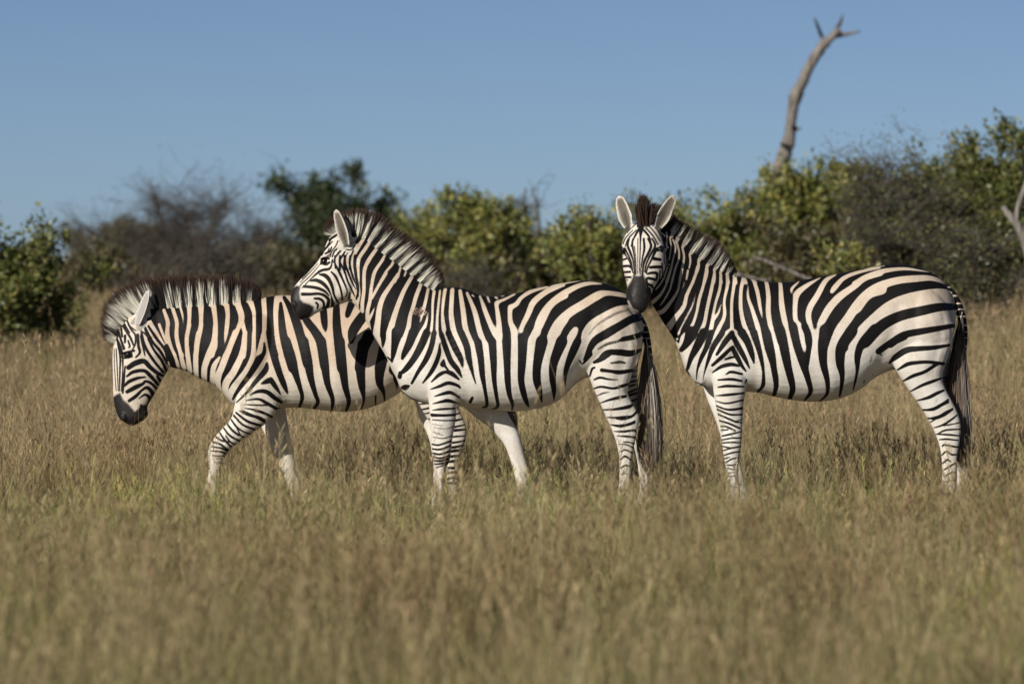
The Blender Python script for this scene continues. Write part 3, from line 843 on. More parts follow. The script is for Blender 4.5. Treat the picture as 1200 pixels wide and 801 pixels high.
def coat_material():
    m, N, Lk, bs = new_mat('zebra_coat')
    def attr(n):
        a = N.new('ShaderNodeAttribute'); a.attribute_name = n; return a
    a1, a2, a3 = attr('stripe'), attr('muzzle'), attr('pale')
    tc = N.new('ShaderNodeTexCoord')
    mp = N.new('ShaderNodeMapping'); mp.inputs['Scale'].default_value = (190, 190, 85)
    Lk.new(tc.outputs['Object'], mp.inputs['Vector'])
    nz = N.new('ShaderNodeTexNoise'); nz.inputs['Scale'].default_value = 1.0; nz.inputs['Detail'].default_value = 3
    Lk.new(mp.outputs['Vector'], nz.inputs['Vector'])
    big = N.new('ShaderNodeTexNoise'); big.inputs['Scale'].default_value = 7.0; big.inputs['Detail'].default_value = 4
    Lk.new(tc.outputs['Object'], big.inputs['Vector'])
    def math_(op, a, b=None, c=None):
        n = N.new('ShaderNodeMath'); n.operation = op
        for k, v in enumerate((a, b, c)):
            if v is None: continue
            if hasattr(v, 'is_output'): Lk.new(v, n.inputs[k])
            else: n.inputs[k].default_value = v
        return n.outputs[0]
    def ramp(v, lo, hi):
        n = N.new('ShaderNodeMapRange'); n.interpolation_type = 'SMOOTHSTEP'
        n.inputs['From Min'].default_value = lo; n.inputs['From Max'].default_value = hi
        Lk.new(v, n.inputs['Value']); return n.outputs['Result']
    jag = math_('MULTIPLY_ADD', nz.outputs['Fac'], 0.95, -0.475)
    dark = ramp(math_('ADD', a1.outputs['Fac'], jag), -0.5, 0.42)
    muz = ramp(math_('ADD', a2.outputs['Fac'], math_('MULTIPLY', jag, 2.0)), -1.9, 1.9)
    # pale hair: uneven, a little dust
    mx0 = N.new('ShaderNodeMix'); mx0.data_type = 'RGBA'; mx0.blend_type = 'MULTIPLY'
    cr = N.new('ShaderNodeValToRGB')
    cr.color_ramp.elements[0].position = 0.3; cr.color_ramp.elements[0].color = (0.78, 0.73, 0.66, 1)
    cr.color_ramp.elements[1].position = 0.65; cr.color_ramp.elements[1].color = (1, 1, 1, 1)
    Lk.new(big.outputs['Fac'], cr.inputs['Fac'])
    mx0.inputs['Factor'].default_value = 0.7
    Lk.new(a3.outputs['Color'], mx0.inputs['A']); Lk.new(cr.outputs['Color'], mx0.inputs['B'])
    fine = N.new('ShaderNodeMix'); fine.data_type = 'RGBA'; fine.blend_type = 'MULTIPLY'
    fr = N.new('ShaderNodeValToRGB')
    fr.color_ramp.elements[0].position = 0.3; fr.color_ramp.elements[0].color = (0.84, 0.82, 0.79, 1)
    fr.color_ramp.elements[1].position = 0.6; fr.color_ramp.elements[1].color = (1, 1, 1, 1)
    Lk.new(nz.outputs['Fac'], fr.inputs['Fac'])
    fine.inputs['Factor'].default_value = 1.0
    Lk.new(mx0.outputs['Result'], fine.inputs['A']); Lk.new(fr.outputs['Color'], fine.inputs['B'])
    dk = N.new('ShaderNodeMix'); dk.data_type = 'RGBA'
    dk.inputs['A'].default_value = (0.0045, 0.0042, 0.0045, 1); dk.inputs['B'].default_value = (0.012, 0.0105, 0.010, 1)
    Lk.new(big.outputs['Fac'], dk.inputs['Factor'])
    mx1 = N.new('ShaderNodeMix'); mx1.data_type = 'RGBA'
    mx2 = N.new('ShaderNodeMix'); mx2.data_type = 'RGBA'
    mx2.inputs['B'].default_value = (0.016, 0.0135, 0.0125, 1)
    Lk.new(muz, mx2.inputs['Factor']); Lk.new(fine.outputs['Result'], mx2.inputs['A'])
    Lk.new(dark, mx1.inputs['Factor']); Lk.new(mx2.outputs['Result'], mx1.inputs['A']); Lk.new(dk.outputs['Result'], mx1.inputs['B'])
    Lk.new(mx1.outputs['Result'], bs.inputs['Base Color'])
    bs.inputs['Roughness'].default_value = 0.55
    Lk.new(math_('MULTIPLY_ADD', muz, 0.12, 0.13), bs.inputs['Specular IOR Level'])
    Lk.new(math_('MULTIPLY_ADD', muz, -0.06, 0.56), bs.inputs['Roughness'])
    bp = N.new('ShaderNodeBump'); bp.inputs['Strength'].default_value = 0.35; bp.inputs['Distance'].default_value = 0.004
    Lk.new(nz.outputs['Fac'], bp.inputs['Height'])
    bp2 = N.new('ShaderNodeBump'); bp2.inputs['Strength'].default_value = 0.5; bp2.inputs['Distance'].default_value = 0.012
    Lk.new(big.outputs['Fac'], bp2.inputs['Height']); Lk.new(bp.outputs['Normal'], bp2.inputs['Normal'])
    Lk.new(bp2.outputs['Normal'], bs.inputs['Normal'])
    return m
COAT = coat_material()

def hair_material(name, tipcol):
    m, N, Lk, bs = new_mat(name)
    a = N.new('ShaderNodeAttribute'); a.attribute_name = 'hair'
    Lk.new(a.outputs['Color'], bs.inputs['Base Color'])
    bs.inputs['Roughness'].default_value = 0.6
    bs.inputs['Specular IOR Level'].default_value = 0.25
    return m
HAIR = hair_material('zebra_hair', None)
def eye_material():
    m, N, Lk, bs = new_mat('zebra_eye')
    bs.inputs['Base Color'].default_value = (0.008, 0.006, 0.005, 1)
    bs.inputs['Roughness'].default_value = 0.08
    return m
EYE = eye_material()

def strands(name, roots, tips, cols_root, cols_mid, cols_tip, parent, rng, width=0.0062, bend=0.012, seg=4, fall=.5, hold=.5, bow=None):
    """hair: one thin tapering blade per strand"""
    n = len(roots)
    d = tips - roots
    ang = rng.normal(0, .45, n)
    side = np.stack((np.cos(ang), np.sin(ang), np.zeros(n)), 1)
    b = rng.normal(0, bend, (n, 3))
    V = []; COL = []
    for k in range(seg):
        t = k / (seg - 1)
        c = roots + d * t + b * (t * (1 - t) * 2 + 0.5 * t * t)
        if bow is not None: c = c + bow * (4 * t * (1 - t))
        w = (width * (1 - 0.75 * t) * rng.uniform(.7, 1.2, n))[:, None]
        V += [c - side * w / 2, c + side * w / 2]
        if t <= hold: col = cols_root * (1 - t / hold) + cols_mid * (t / hold)
        else:
            q = np.clip((t - hold) / fall, 0, 1); col = cols_mid * (1 - q) + cols_tip * q
        COL += [col, col]
    V = np.stack(V, 1).reshape(-1, 3); COL = np.stack(COL, 1).reshape(-1, 3)
    base = np.arange(n)[:, None] * (2 * seg)
    F = np.concatenate([base + np.array((2 * k, 2 * k + 1, 2 * k + 3, 2 * k + 2)) for k in range(seg - 1)], 1).reshape(-1)
    me = mesh_np(name, V, F, np.full(n * (seg - 1), 4))
    add_attr(me, 'hair', 'FLOAT_COLOR', np.hstack((COL, np.ones((len(COL), 1)))))
    return link(name, me, HAIR, parent)

DARK = np.array((0.012, 0.010, 0.010)); TIP = np.array((0.042, 0.023, 0.015)); PALE = np.array((0.72, 0.69, 0.58))
def mane(parent, B, coat, base, outer, n, rng, yb=0.0, yspread=0.022, tipdark=0.72, ywalk=None, hold=.6):
    """base, outer: matching polylines of photo points along the crest: skin line and ends of the hair"""
    b = catmull(base, 24); o = catmull(outer, 24)
    t = rng.uniform(0, 1, n) * (len(b) - 1)
    ix = np.arange(len(b))
    bp = np.stack((np.interp(t, ix, b[:, 0]), np.interp(t, ix, b[:, 1])), 1)
    op = np.stack((np.interp(t, ix, o[:, 0]), np.interp(t, ix, o[:, 1])), 1)
    d = op - bp
    # roots lie a little inside the skin
    root = bp - d * 0.12 * rng.uniform(.5, 1.5, (n, 1))
    ln = (.62 + .42 * rng.random((n, 1)) ** .7) * np.where(rng.random((n, 1)) < .08, 1.08, 1)
    tip = bp + d * ln + rng.normal(0, 0.9, (n, 2))
    yy = rng.normal(0, yspread, n).clip(-1.6 * yspread, 1.6 * yspread)
    yo = np.interp(t / (len(b) - 1), np.linspace(0, 1, len(ywalk)), ywalk) if ywalk is not None else np.full(n, yb)
    def w(p, y):
        q = np.array([at(x, yv, B.Y) for x, yv in p]); q[:, 1] += y; return q
    R = w(root, yo + yy); T = w(tip, yo + yy * 1.5)
    def colour(p):
        s = sstep(-0.5, 0.5, coat.sample(p[:, 0], p[:, 1]) + rng.normal(0, .12, n))[:, None]
        return (PALE * rng.uniform(.8, 1.1, (n, 1))) * (1 - s) + DARK * s
    rel = 0.5 * np.ones((n, 1))
    cr = colour(bp + d * 0.1); cm = colour(bp + d * hold * ln)
    tip_c = TIP * rng.uniform(.6, 1.3, (n, 1))
    k = (rng.random((n, 1)) > .93)
    cm = np.where(k, tip_c, cm)
    return strands('mane', R, T, cr, cm, tip_c, parent, rng, bend=.006, seg=8, fall=.2, hold=hold)

def eyes(parent, B, spots, r=0.0235):
    for p in spots:
        bm = bmesh.new(); bmesh.ops.create_uvsphere(bm, u_segments=24, v_segments=16, radius=r)
        me = bpy.data.meshes.new('eye'); bm.to_mesh(me); bm.free()
        me.polygons.foreach_set('use_smooth', np.ones(len(me.polygons), bool))
        o = link('eye', me, EYE, parent); o.location = p
def skin_at(B, px, py, far=False):
    """where the body surface is, looking along the depth axis"""
    bv = BVHTree.FromPolygons([tuple(v) for v in B.co], [tuple(p.vertices) for p in B.me.polygons]) if not hasattr(B, 'bv') else B.bv
    B.bv = bv
    q = at(px, py, B.Y)
    o = Vector((q[0], B.Y + (2 if far else -2), q[2]))
    h = bv.ray_cast(o, Vector((0, -1 if far else 1, 0)))
    return h[0] if h[0] else Vector(q)

def zebra_object(B, label):
    px0 = B.foot
    base = at(px0, 400, B.Y); loc = np.array((base[0], B.Y, float(ground_z(base[0], B.Y))))
    B.me.vertices.foreach_set('co', (B.co - loc).astype(np.float32).ravel()); B.me.update()
    o = link('zebra', B.me, COAT); o.location = loc
    tag(o, label, 'zebra', 'zebras standing in the dry grass')
    return o

# ------------------------------------------------------------------ the middle zebra
def middle_zebra():
    rng = np.random.default_rng(2)
    B = Body(30.4); B.foot = 610
    B.loft('body', [(462, 390, 462, 436, 0, .09), (474, 364, 474, 463, 0, .165), (495, 347, 495, 472, 0, .20), (515, 338.5, 515, 476, 0, .235),
                    (540, 337, 540, 476.5, 0, .262), (570, 347, 570, 478.5, 0, .288), (602, 344, 602, 482, 0, .305), (635, 336, 632, 478, 0, .305),
                    (660, 331.5, 656, 468, 0, .29), (686, 328.5, 678, 447, 0, .272), (712, 333, 699, 440, 0, .25), (734, 344, 727, 440, 0, .20),
                    (747, 359, 744, 432, 0, .14), (754, 378, 752, 412, 0, .06)], n=44, egg=0.10, p=2.15)
    B.loft('body', [(399, 342, 417, 273, 0, .072), (410, 352, 430, 278, 0, .082), (419, 361, 446, 291, 0, .092), (428, 375, 464, 304.5, 0, .106),
                    (440, 397, 482, 320, 0, .13), (452, 417, 500, 334, 0, .158), (461, 437, 518, 342, 0, .18), (475, 458, 540, 348, 0, .19)], n=32, egg=-0.25)
    B.blob('body', 520, 402, -.135, .15, .24, .115, -0.25); B.blob('body', 520, 402, .135, .15, .24, .115, -0.25)
    B.blob('body', 716, 392, -.125, .17, .24, .13, 0.35); B.blob('body', 716, 392, .125, .17, .24, .13, 0.35)
    # head
    B.loft('head', [(419, 270, 420, 336, 0, .066), (402, 266, 411, 351, 0, .086), (388, 275, 403, 355, 0, .098), (379.5, 292, 396, 357.5, 0, .098),
                    (373.5, 304, 389, 360.3, 0, .088), (366, 313, 382, 362, 0, .073), (358, 321, 375, 365, 0, .063), (350, 329.3, 369, 368, 0, .058),
                    (344, 337, 364, 371.8, 0, .061), (340.6, 346, 358.5, 373.6, 0, .063), (341, 356, 354, 375, 0, .058), (344.5, 366, 350.5, 374, 0, .035)], n=30, egg=0.12)
    B.blob('head', 402, 332, -.052, .075, .10, .048, -0.5); B.blob('head', 402, 332, .052, .075, .10, .048, -0.5)
    for s in (-1, 1):
        B.blob('head', 381.5, 299.5, .076 * s, .040, .016, .022, 0.45)
        B.blob('head', 346, 357, .046 * s, .022, .03, .02, 0.5)
    # legs
    nf = B.loft('nf', [(492, 405, 545, 405, -.13, .08), (498, 440, 543, 440, -.145, .085), (502, 465, 540.5, 464, -.145, .075), (503.5, 480, 535.5, 478, -.14, .064),
                       (504.5, 495, 534.5, 492, -.135, .055), (505.5, 512, 531, 510, -.13, .047), (506.5, 527, 529.3, 523, -.13, .046), (508.5, 540, 527.5, 538, -.13, .043),
                       (511.5, 551, 522.7, 549, -.13, .032), (511.5, 562, 522.2, 562, -.13, .030), (509.5, 574, 522, 575, -.13, .035), (505.5, 588, 520.5, 588, -.13, .037),
                       (503, 597, 520, 597, -.13, .035), (500, 604, 521, 604, -.13, .045), (499, 611, 522, 611, -.13, .05)], n=22)
    ff = B.loft('ff', [(488, 420, 545, 425, .13, .085), (508, 452, 563, 440, .145, .085), (538, 474, 585, 460, .14, .07), (556, 489, 592, 477, .135, .058),
                       (570, 499, 597.5, 489, .13, .050), (580, 509, 604, 500, .13, .047), (589, 519, 609.5, 512, .13, .045), (594.5, 530, 613, 525, .13, .038),
                       (598.5, 542, 616, 538, .13, .031), (602.5, 556, 620, 552, .13, .031), (604, 570, 623, 568, .13, .036), (603, 585, 623.5, 586, .13, .037), (600, 600, 627, 600, .13, .045), (599, 609, 628, 609, .13, .05)], n=22)
    nh = B.loft('nh', [(676, 395, 751, 385, -.13, .09), (683, 420, 747, 414, -.14, .10), (691.5, 446, 737.5, 446, -.145, .088), (700, 466, 735, 459, -.145, .068),
                       (708, 484, 741, 472, -.14, .054), (716, 502, 748.5, 487, -.135, .046), (720.5, 514, 747, 503, -.13, .043), (723.5, 526, 743, 521, -.13, .034),
                       (725, 540, 740, 539, -.13, .030), (725, 556, 739, 556, -.13, .029), (723.5, 572, 739.5, 573, -.13, .036), (719, 586, 738.5, 588, -.13, .036),
                       (716, 600, 741, 601, -.13, .046), (714, 611, 742, 611, -.13, .05)], n=22)
    fh = B.loft('fh', [(684, 395, 751, 390, .13, .09), (694, 420, 750, 416, .14, .10), (702, 446, 748, 440, .145, .088), (716, 466, 750, 456, .145, .068),
                       (726, 484, 757, 472, .14, .054), (735, 502, 765, 486, .135, .046), (740, 514, 765, 504, .13, .043), (744, 526, 764, 521, .13, .034),
                       (747, 540, 763, 539, .13, .030), (749, 556, 764, 555, .13, .029), (750, 572, 766, 571, .13, .036), (747, 586, 765, 587, .13, .036),
                       (744, 600, 768, 600, .13, .046), (743, 611, 769, 611, .13, .05)], n=22)
    # dock of the tail
    B.loft('tail', [(742, 348, 750, 372, 0, .035), (752, 368, 755, 384, 0, .03), (760, 385, 754.5, 393, 0, .026), (764, 408, 755, 411, 0, .022), (766, 432, 757.5, 434, 0, .016), (766, 452, 760, 452, 0, .010)], n=14)
    B.make_ear('ear', (407, 288), (394.3, 245.5), -.08, -.10, .046, (-.42, -1, -.1), cup=.5)
    B.make_ear('ear', (416, 284), (434, 246), .075, .10, .044, (.5, .6, .2), cup=.55)
    B.build('zebra_body')
    B.relief([([(512, 345), (528, 390), (545, 440), (548, 470)], 7, -.007), ([(498, 352), (512, 390), (505, 425)], 9, .007), ([(470, 420), (490, 455), (503, 468)], 6, -.006),
              ([(672, 445), (682, 420), (690, 395), (694, 370)], 7, -.009), ([(706, 340), (716, 385), (712, 420)], 14, .008), ([(736, 380), (730, 420), (722, 450)], 6, -.006),
              ([(655, 330), (690, 340), (730, 356)], 7, .005), ([(560, 395), (566, 430), (572, 462)], 5, .003), ([(590, 392), (596, 430), (602, 466)], 5, .003), ([(620, 390), (626, 430), (630, 462)], 5, .003),
              ([(430, 372), (452, 400), (468, 430)], 6, -.005), ([(415, 300), (440, 345), (465, 390)], 9, .005), ([(517, 470), (517, 500)], 6, .004), ([(522, 525), (512, 536)], 4, .003),
              ([(722, 470), (738, 492)], 3, -.004), ([(372, 318), (392, 332), (404, 345)], 5, -.004), ([(366, 320), (352, 337)], 4, .003)])

    T = Coat(325, 230, 790, 625)
    PolyK(T, 'I1', '428,243 440,230 475,250 522,300 526,324 640,322 760,322 762,362 737,364 710,371 689,390 680,410 672,404 668,400 541,400 532,395 438,395 430,384 424,372 421,362 419,343 418,337 415,325 413,312 414,304 416,297 422,286 427,277')
    # neck: pale lines
    Wh(T, 'A', '985,410,36 920,520,36 865,620,36 838,720,32 825,800,28; 1050,460,36 980,570,42 910,680,42 893,800,34; 1140,530,36 1060,640,42 1000,740,42 985,800,38')
    Wh(T, 'B', '838,0,28 832,100,28 850,250,28 880,370,28 890,440,24; 900,50,36 890,200,30 910,350,26 916,450,26 896,560,26; 1040,30,40 985,130,42 970,250,40 970,400,40 950,550,44 950,650,40; 1190,40,34 1100,180,38 1060,350,38 1040,520,42 1010,650,44 1005,780,40')
    Wh(T, 'D', '75,0,30 75,150,32 65,250,32 45,400,36 25,440,20; 190,0,34 155,150,28 150,270,34 115,420,42 112,550,46 130,650,40; 330,0,36 250,130,36 165,290,30; 195,400,10 165,470,28 130,540,35')
    Wh(T, 'D', '465,10,34 390,130,46 300,270,56 255,400,62 235,550,68 215,700,84 215,810,92; 660,-10,40 600,90,44 530,220,50 460,400,58 410,560,68 372,700,84 350,830,90; 735,120,44 680,270,48 650,380,46 612,500,46 590,640,54 530,810,66')
    Wh(T, 'D', '820,180,34 790,330,38 760,450,38 728,575,16; 826,430,8 795,590,36 740,700,52 690,810,58; 890,200,38 875,350,32 872,530,28 855,700,38 830,810,44; 960,200,22 945,350,24 930,500,26 930,650,30 950,810,34; 1020,195,34 1000,350,30 990,500,32 1005,650,42 1045,810,48; 1105,190,44 1095,350,50 1090,500,52 1120,650,54 1185,810,62')
    Wh(T, 'C', '80,270,26 5,385,36; 150,320,32 80,420,36 20,520,32 5,620,28 5,800,30; 235,390,32 160,500,36 95,600,34 75,700,32 75,800,30; 322,475,30 260,580,32 190,690,34 165,800,36; 420,530,34 395,600,32 330,680,30 270,790,34; 505,590,30 488,660,26 465,750,28; 470,720,20 430,800,34; 577,640,28 540,735,22; 642,720,34 600,800,36')
    # mane: pale bands
    Wh(T, 'C', '85,240,40 110,150,62 150,75,55; 145,300,42 200,220,62 270,125,66; 240,360,48 310,280,66 400,200,70; 330,440,52 420,350,72 500,285,78; 430,500,50 520,420,66 595,350,70; 515,570,46 570,505,52 640,435,60; 580,620,50 650,550,60 715,490,62; 655,690,48 730,620,60 805,555,62; 740,770,46 800,700,50 865,635,50; 815,820,46 860,750,50 905,680,50; 885,880,46 915,810,50 940,740,50')
    Wh(T, 'D', '735,90,30 790,20,42; 810,145,36 850,80,46 900,0,46; 880,180,40 915,120,56 940,50,50')
    # barrel and rump: pale lines
    Wh(T, 'F', '45,160,18 25,400,24 20,640,28 0,760,30; 95,150,34 75,290,24 75,400,26 110,600,40 195,800,54; 160,155,36 155,280,40 155,400,46 190,580,54 285,810,62; 235,165,34 265,350,48 290,520,52 360,700,56 372,820,58; 300,185,26 370,350,46 420,540,52 480,700,58 492,820,60; 350,205,18 372,222,10; 420,215,24 470,350,44 530,500,48 590,620,64 612,820,62; 490,220,24 512,275,26; 565,225,24 580,232,22; 572,280,38 598,450,46 612,600,48; 575,275,34 660,240,26 745,195,20; 620,212,16 645,210,12; 700,310,44 705,450,46 738,550,60 745,820,66; 725,308,46 765,285,44 805,230,36 900,170,34 1050,128,16; 805,545,38 815,490,44 870,380,52 920,270,56 1030,180,48 1150,125,40 1200,108,34; 890,820,66 898,640,72 990,460,64 1060,320,64 1130,250,64 1215,205,62; 1038,820,70 1080,680,76 1150,500,92 1200,425,92')
    Wh(T, 'H', '0,230,40 100,150,36 230,97,26 400,68,10; -20,600,70 20,440,72 100,310,66 220,205,60 360,127,46 480,95,34 600,98,12; 80,820,70 110,640,82 180,480,82 290,370,80 420,290,78 560,207,74 650,185,46 800,205,40 850,225,20; 225,810,50 270,670,72 320,575,74 350,520,54; 395,760,66 425,640,56 450,560,80 510,480,88 640,410,108 760,355,104 870,345,100')
    W0 = T.copy()
    # lower flank: dark tongues
    K(T, 'E', '155,0,58 158,60,46 150,130,14; 290,-10,108 268,100,70 250,200,44 236,270,14; 195,225,14 240,262,20; 440,-10,86 400,100,74 355,190,50 335,240,22; 565,-10,70 520,100,70 455,220,60 385,315,54 340,360,40; 318,372,40 310,410,42; 637,-10,44 610,120,50 560,240,50 490,350,35 425,465,22; 687,90,12 683,180,36 650,280,42 600,370,36 530,460,14')
    K(T, 'E', '725,245,16 718,285,54; 735,300,24 770,345,16; 610,450,12 680,385,34 740,358,30 800,372,44 865,425,18; 698,-10,38 740,120,48 790,250,50 850,330,44 895,405,16; 768,-10,54 830,130,60 880,230,48 910,330,12; 888,-10,60 940,120,60 965,250,48 995,370,30 1025,470,8')
    K(T, 'E', '600,520,8 690,488,28 770,460,34 850,482,28 878,505,18; 640,585,10 720,560,28 790,550,34 872,598,12; 620,655,8 700,635,24 770,625,34 865,655,12; 620,715,8 700,704,20 825,698,16; 610,772,10 700,765,18 835,757,22; 330,510,26 362,505,52 400,490,16; 280,480,16 330,545,12 430,610,8 560,665,6; 990,600,26 970,640,28')
    K(T, 'G', '165,0,70 190,150,60 205,300,50 225,420,35 245,550,30 240,600,28 205,615,16; 297,-10,74 310,200,60 315,350,44 335,500,34 346,600,28 290,635,14; 430,-10,84 435,200,64 440,350,58 455,480,44 485,580,28 480,635,14; 580,-10,90 572,200,75 565,350,60 590,480,54 620,570,34 637,605,12; 757,-10,112 715,200,80 710,340,74 735,450,54 760,565,8; 942,-10,106 870,180,80 857,320,64 870,450,40 872,545,8; 1090,-10,74 1050,80,74 1000,200,56 975,300,40 975,415,6; 1105,170,14 1140,200,14 1200,110,60')
    # haunch
    K(T, 'H', '440,800,36 520,640,68 640,560,80 760,490,74 870,430,74 980,405,70; 790,612,44 900,590,50 990,562,44; 560,815,36 640,740,48 760,735,58 860,745,58 965,715,28')
    K(T, 'H', '470,575,20 540,490,26 650,415,34 750,365,34 850,340,22', .12)
    K(T, 'H', '560,705,20 640,660,34 740,632,34 800,612,40', .35)
    T.soften(540, 350, 672, 440, 14); T.soften(672, 345, 745, 410, 6); T.soften(440, 320, 535, 405, 3)
    F2 = T.copy()
    K(T, 'I', '365,108,26 430,75,48 500,30,46; 325,240,14 345,172,22 372,155,18; 435,180,34 520,190,30 600,200,40 722,185,30; 365,270,14 420,250,22 500,265,16 590,270,8; 360,355,12 430,335,20 540,350,22 620,330,30 690,310,20; 385,425,8 450,395,12 510,385,6; 420,490,8 500,460,20 600,435,30 660,425,24; 450,552,12 560,545,22 680,525,34 725,505,20; 490,622,10 560,625,20 630,628,40 720,610,24 772,560,22; 530,690,8 600,700,24 680,690,24 745,675,14; 550,752,6 650,750,16 745,740,20')
    K(T, 'I', '520,115,15 600,105,28 660,115,14', .3)
    K(T, 'J', '440,50,10 530,65,22 620,40,22 665,20,20; 470,112,8 560,115,18 640,105,18 690,120,14; 500,155,8 600,160,20 675,170,18; 560,210,10 620,215,14 668,235,12; 510,235,6 580,235,12 660,270,12; 540,300,14 580,285,14 652,320,14; 535,375,12 575,345,20 632,380,14; 530,455,10 580,430,18 622,440,10; 535,520,8 570,500,10 605,520,8')
    K(T, 'K', '240,30,18 340,35,20 435,30,16; 250,70,8 340,75,10 435,75,12; 250,105,5 330,115,5; 260,130,5 350,140,6 420,120,8; 255,165,6 330,190,6; 255,205,6 330,215,8 400,195,8; 240,260,12 300,265,14 392,235,14; 245,297,12 310,300,16 392,270,14; 245,330,12 310,337,16 392,312,14; 247,358,12 315,368,14 392,345,14; 252,388,12 320,388,16 392,368,16; 262,416,10 320,410,14 388,395,14; 275,442,8 320,430,10 370,410,10')
    # head
    K(T, 'B', '350,262,12 420,202,24 480,165,30 560,150,30 590,110,18 596,50,12; 345,287,24 410,282,40 480,312,44 540,370,34 585,450,12; 265,355,30 340,360,34 430,375,34 510,410,30 562,462,14; 250,445,40 340,445,34 440,440,30 510,462,34 555,512,38 542,580,38 510,620,30; 390,495,22 450,500,30 490,530,30 500,580,24 480,620,14; 410,545,24 430,572,24 420,610,18; 450,215,18 510,225,44 560,270,44 600,360,34 620,450,24 665,545,20; 585,455,10 600,540,34 602,590,38; 590,185,18 640,240,28 680,330,24 708,430,22 715,520,18; 632,0,20 630,80,20 680,180,28 730,290,24 772,400,14 760,470,12; 690,0,24 690,70,24 740,170,24 780,290,20 830,400,18 860,470,12; 745,0,28 750,90,28 790,200,24 830,300,20 872,385,10; 810,0,24 805,100,24 840,240,24 880,340,14 896,420,18 880,500,22; 870,0,38 862,100,36 880,250,34 905,370,18 900,470,18; 640,578,18 740,552,16 820,515,22; 800,430,12 790,500,18')
    K(T, 'B', '432,40,10 350,138,11 245,262,11; 425,90,9 335,190,11 222,308,10; 455,95,9 350,218,12 222,340,11; 440,172,9 340,272,12 245,372,11; 470,60,26 462,95,16')
    K(T, 'A', '480,640,14 500,590,14 560,520,16 600,480,12; 520,620,20 570,590,24 592,540,14; 600,660,14 620,600,20 660,560,20 690,540,12; 640,790,20 630,680,20 680,610,20 715,570,12; 690,810,24 690,700,24 735,620,20 752,590,10; 745,810,28 740,720,24 760,650,14 780,610,10; 805,800,24 805,700,20 830,620,18 848,580,14; 690,450,14 700,500,14 760,570,14 830,570,14 872,510,12; 730,510,10 780,525,14 830,510,10; 935,290,50 935,400,50 885,490,40; 470,690,24 500,672,20 560,680,24; 480,735,30 530,745,30 570,720,24; 790,300,60 840,250,60 850,400,60')  # last stroke: shade behind the near ear, put into the coat colour
    K(T, 'B', '312,588,7 250,690,8 240,745,8; 140,540,16 150,600,18 170,640,10')
    K(T, 'I1', '370,262,24 384,254,22 398,249,16 408,247,14; 380,266,12 386,263,16 396,258,14')
    K(T, 'A', '452,668,10 490,600,14 545,520,16 590,440,16; 470,610,10 510,550,12; 545,600,12 560,560,12; 575,660,12 590,600,14 640,530,14 665,470,14; 610,720,14 600,690,14; 560,460,26 620,420,30 650,400,26; 660,620,12 700,575,12')
    M = Coat(325, 320, 400, 390)
    PolyK(M, 'B', '228,345 215,420 222,500 262,540 330,560 382,590 380,640 345,690 300,745 235,770 60,740 60,400 175,345')
    bars(F2, fh, 38, 20, 6.5, 2.4, rng)
    K(F2, 'I1', '600,538,.5 612,535,.5; 603,552,.5 617,549,.5')
    cream = (.655, .545, .43); white = (.80, .775, .72)
    def extra(B, px, py, st, lt, mz):
        e = B.is_comp('ear_out') & (B.co[:, 1] < B.Y)
        t = B.is_comp('tail')
        st[t] = np.where(np.sin(py[t] * .74 + .8 * np.sin(py[t] * .21)) > -.82, 3, -2)
        # old wound on the shoulder
        w = np.hypot((px - 491) / 7.5, (py - 365) / 4.6) + .35 * np.sin(px * 1.3 + py * .9) + .25 * np.sin(py * 1.9 - px * .7)
        k = sstep(1.0, .6, w) * B.is_comp('body')
        lt = lt * (1 - k[:, None]) + np.array((.12, .07, .055)) * k[:, None]
        st = np.where(k > .3, st - 5 * k + .9 * np.sin(px * .9 + py * .6), st)
        return st, lt, mz
    finish_coat(B, [(('body', 'head', 'nf', 'nh', 'tail'), T), (('ff', 'fh'), F2)], cream, white, 335, 455, 478, M, extra)
    o = zebra_object(B, 'middle zebra resting its muzzle over the back of the zebra ahead, head in profile')
    mane(o, B, T, [(387, 276), (397, 270), (408, 270), (418, 272), (428, 276), (435, 282), (443.5, 288.5), (452, 297), (461.5, 303.5), (470, 310), (477, 315), (484, 322), (492.5, 329), (500, 335), (508, 339), (515, 340)],
         [(377, 273), (384, 257), (399, 249), (420, 244), (440, 248), (452, 256), (464, 266), (477, 275), (487, 281), (495, 288), (501, 294), (507, 301), (513, 309), (517, 317), (519, 325), (520, 332)],
         5200, rng, yspread=.018, hold=.66)
    # a forelock over the brow
    eye = skin_at(B, 381.2, 306); e2 = skin_at(B, 381.2, 306, True)
    eyes(o, B, [eye + Vector((0, .009, 0)), e2 + Vector((0, -.009, 0))])
    tail_hair(o, B, [(757, 395), (762, 425), (763, 450)], [(749, 470), (771, 470)], [(751, 520), (772, 520)], [(757, 556), (768, 550)], 2600, rng)

